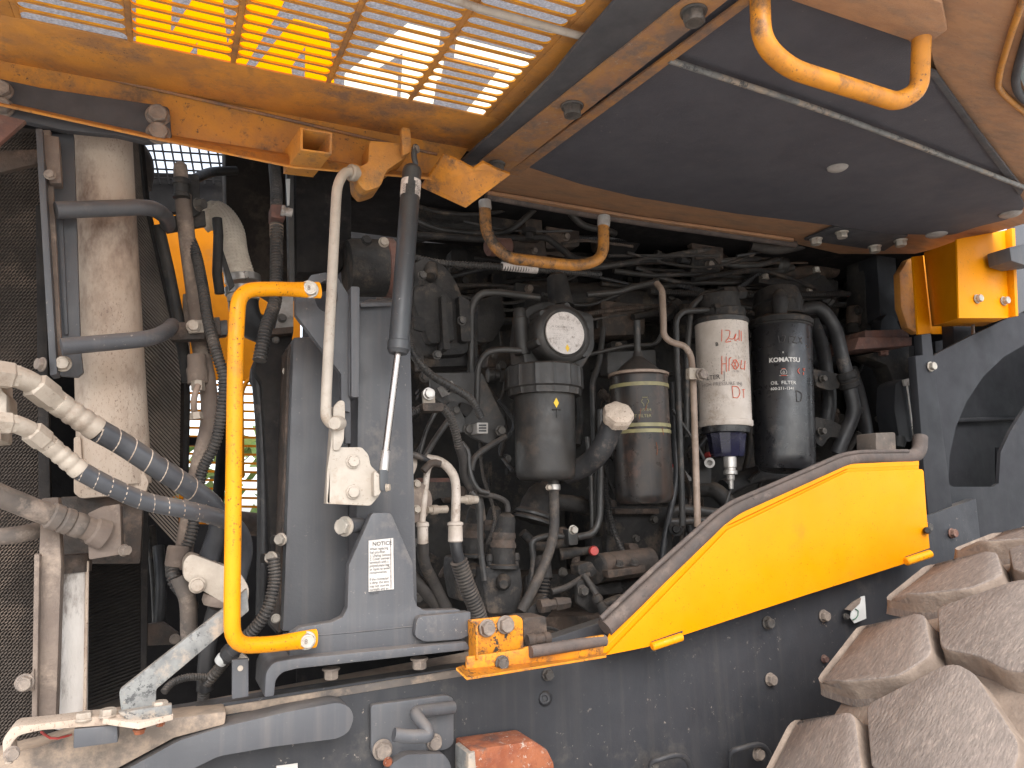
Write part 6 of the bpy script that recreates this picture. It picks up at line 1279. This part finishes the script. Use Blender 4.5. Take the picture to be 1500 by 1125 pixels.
# background runs between the head and the filters
bgp = [([(600, 460, 1.42), (700, 470, 1.42), (860, 462, 1.42)], 8), ([(880, 415, 1.42), (960, 420, 1.4), (1060, 412, 1.4), (1130, 418, 1.4)], 9), ([(866, 545, 1.4), (900, 552, 1.4), (985, 548, 1.4)], 7),
       ([(742, 690, 1.42), (800, 688, 1.42), (850, 695, 1.42)], 10), ([(886, 580, 1.42), (888, 700, 1.42)], 8), ([(1095, 500, 1.42), (1098, 640, 1.42), (1092, 690, 1.4)], 9), ([(1290, 540, 1.5), (1284, 640, 1.5)], 9)]
for i, (L, w_) in enumerate(bgp):
    pipe('engine_line', L, w_, 'engine_cast', en)
# clutter behind the strainer
plate('bracket_web', rnd([(700, 440), (735, 430), (740, 470), (722, 500), (700, 502)], 6), 1.34, .03, 'engine_cast', en, .005)
plate('cooler_end', rnd([(880, 440), (945, 445), (945, 490), (884, 492)], 6), 1.38, .08, 'engine_brown', en, .006)
plate('grey_cover', rnd([(890, 516), (960, 512), (962, 545), (890, 548)], 3), 1.32, .03, 'bracket_grey', en, .003)
plate('angle_web', [(880, 345), (945, 345), (905, 415), (880, 400)], 1.45, .02, 'engine_deep', en, .002)

# ---------------------------------------------------------------- wiring and small plumbing packed round the block
R = random.Random(11)
def J(v, s_): return v + R.uniform(-s_, s_)
MS = ['pipe_dark', 'engine_cast', 'hose_black', 'hose_engine', 'engine_brown', 'conduit']
for i in range(46):                                   # level runs behind the filter heads
    y = R.uniform(315, 470); x0 = R.uniform(600, 1100); L_ = R.uniform(90, 320); Y = R.uniform(1.36, 1.5); dy = R.uniform(-22, 22)
    L = [(x0 + L_ * t, y + dy * math.sin(t * R.uniform(1.5, 5)), J(Y, .02)) for t in (0, .3, .6, 1)]
    pipe('engine_line', L, R.choice([4, 5, 6, 8, 10]), R.choice(MS), en, n=8, corr=(4, .15) if R.random() < .25 else None)
for i in range(34):                                   # drops between the filters and low down
    x = R.choice([R.uniform(600, 760), R.uniform(850, 900), R.uniform(980, 1030), R.uniform(1090, 1110), R.uniform(1195, 1290), R.uniform(700, 900)]); y0 = R.uniform(440, 760); L_ = R.uniform(60, 200); Y = R.uniform(1.3, 1.48)
    L = [(x + R.uniform(-18, 18), min(y0 + L_ * t, 920), J(Y, .02)) for t in (0, .35, .7, 1)]
    pipe('engine_line', L, R.choice([4, 5, 6, 7, 9, 11]), R.choice(MS), en, n=8, corr=(4, .15) if R.random() < .3 else None)
for i in range(44):                                   # bosses, unions and plugs
    x, y = R.choice([(R.uniform(600, 740), R.uniform(430, 900)), (R.uniform(860, 1000), R.uniform(400, 860)), (R.uniform(700, 880), R.uniform(700, 900)), (R.uniform(960, 1290), R.uniform(380, 470)), (R.uniform(1200, 1290), R.uniform(480, 660))]); Y = R.uniform(1.34, 1.5); w_ = R.uniform(10, 26)
    dx, dy = R.choice([(1, 0), (0, 1), (.7, .5), (-.6, .6), (0, 1)]); ln = R.uniform(14, 40)
    turned('fitting', (x, y, Y), (x + dx * ln, y + dy * ln, Y - .01), [(0, w_ * .7), (.08, w_), (.35, w_), (.38, w_ * .75), (.6, w_ * .75), (.64, w_ * .95), (.9, w_ * .95), (1, w_ * .6)], R.choice(['engine_cast', 'engine_brown', 'pipe_dark']), en, n=12, shape=hexshape if R.random() < .5 else None)
for i in range(36):
    x, y, Y = R.uniform(600, 1280), R.choice([R.uniform(390, 900), R.uniform(340, 460)]), R.uniform(1.4, 1.5); w_, h_ = R.uniform(18, 50), R.uniform(14, 40)
    plate('small_bracket', rnd([(J(x - w_ / 2, 4), J(y - h_ / 2, 4)), (J(x + w_ / 2, 4), J(y - h_ / 2, 4)), (J(x + w_ / 2, 4), J(y + h_ / 2, 4)), (J(x - w_ / 2, 4), J(y + h_ / 2, 4))], 4), Y, .03, R.choice(['engine_cast', 'engine_brown', 'filter_grey']), en, .003)
    bolt(en, J(x, w_ / 4), J(y, h_ / 4), Y - .002, R.uniform(9, 14), R.choice(['bolt_dark', 'bolt_dusty']), h=.8)
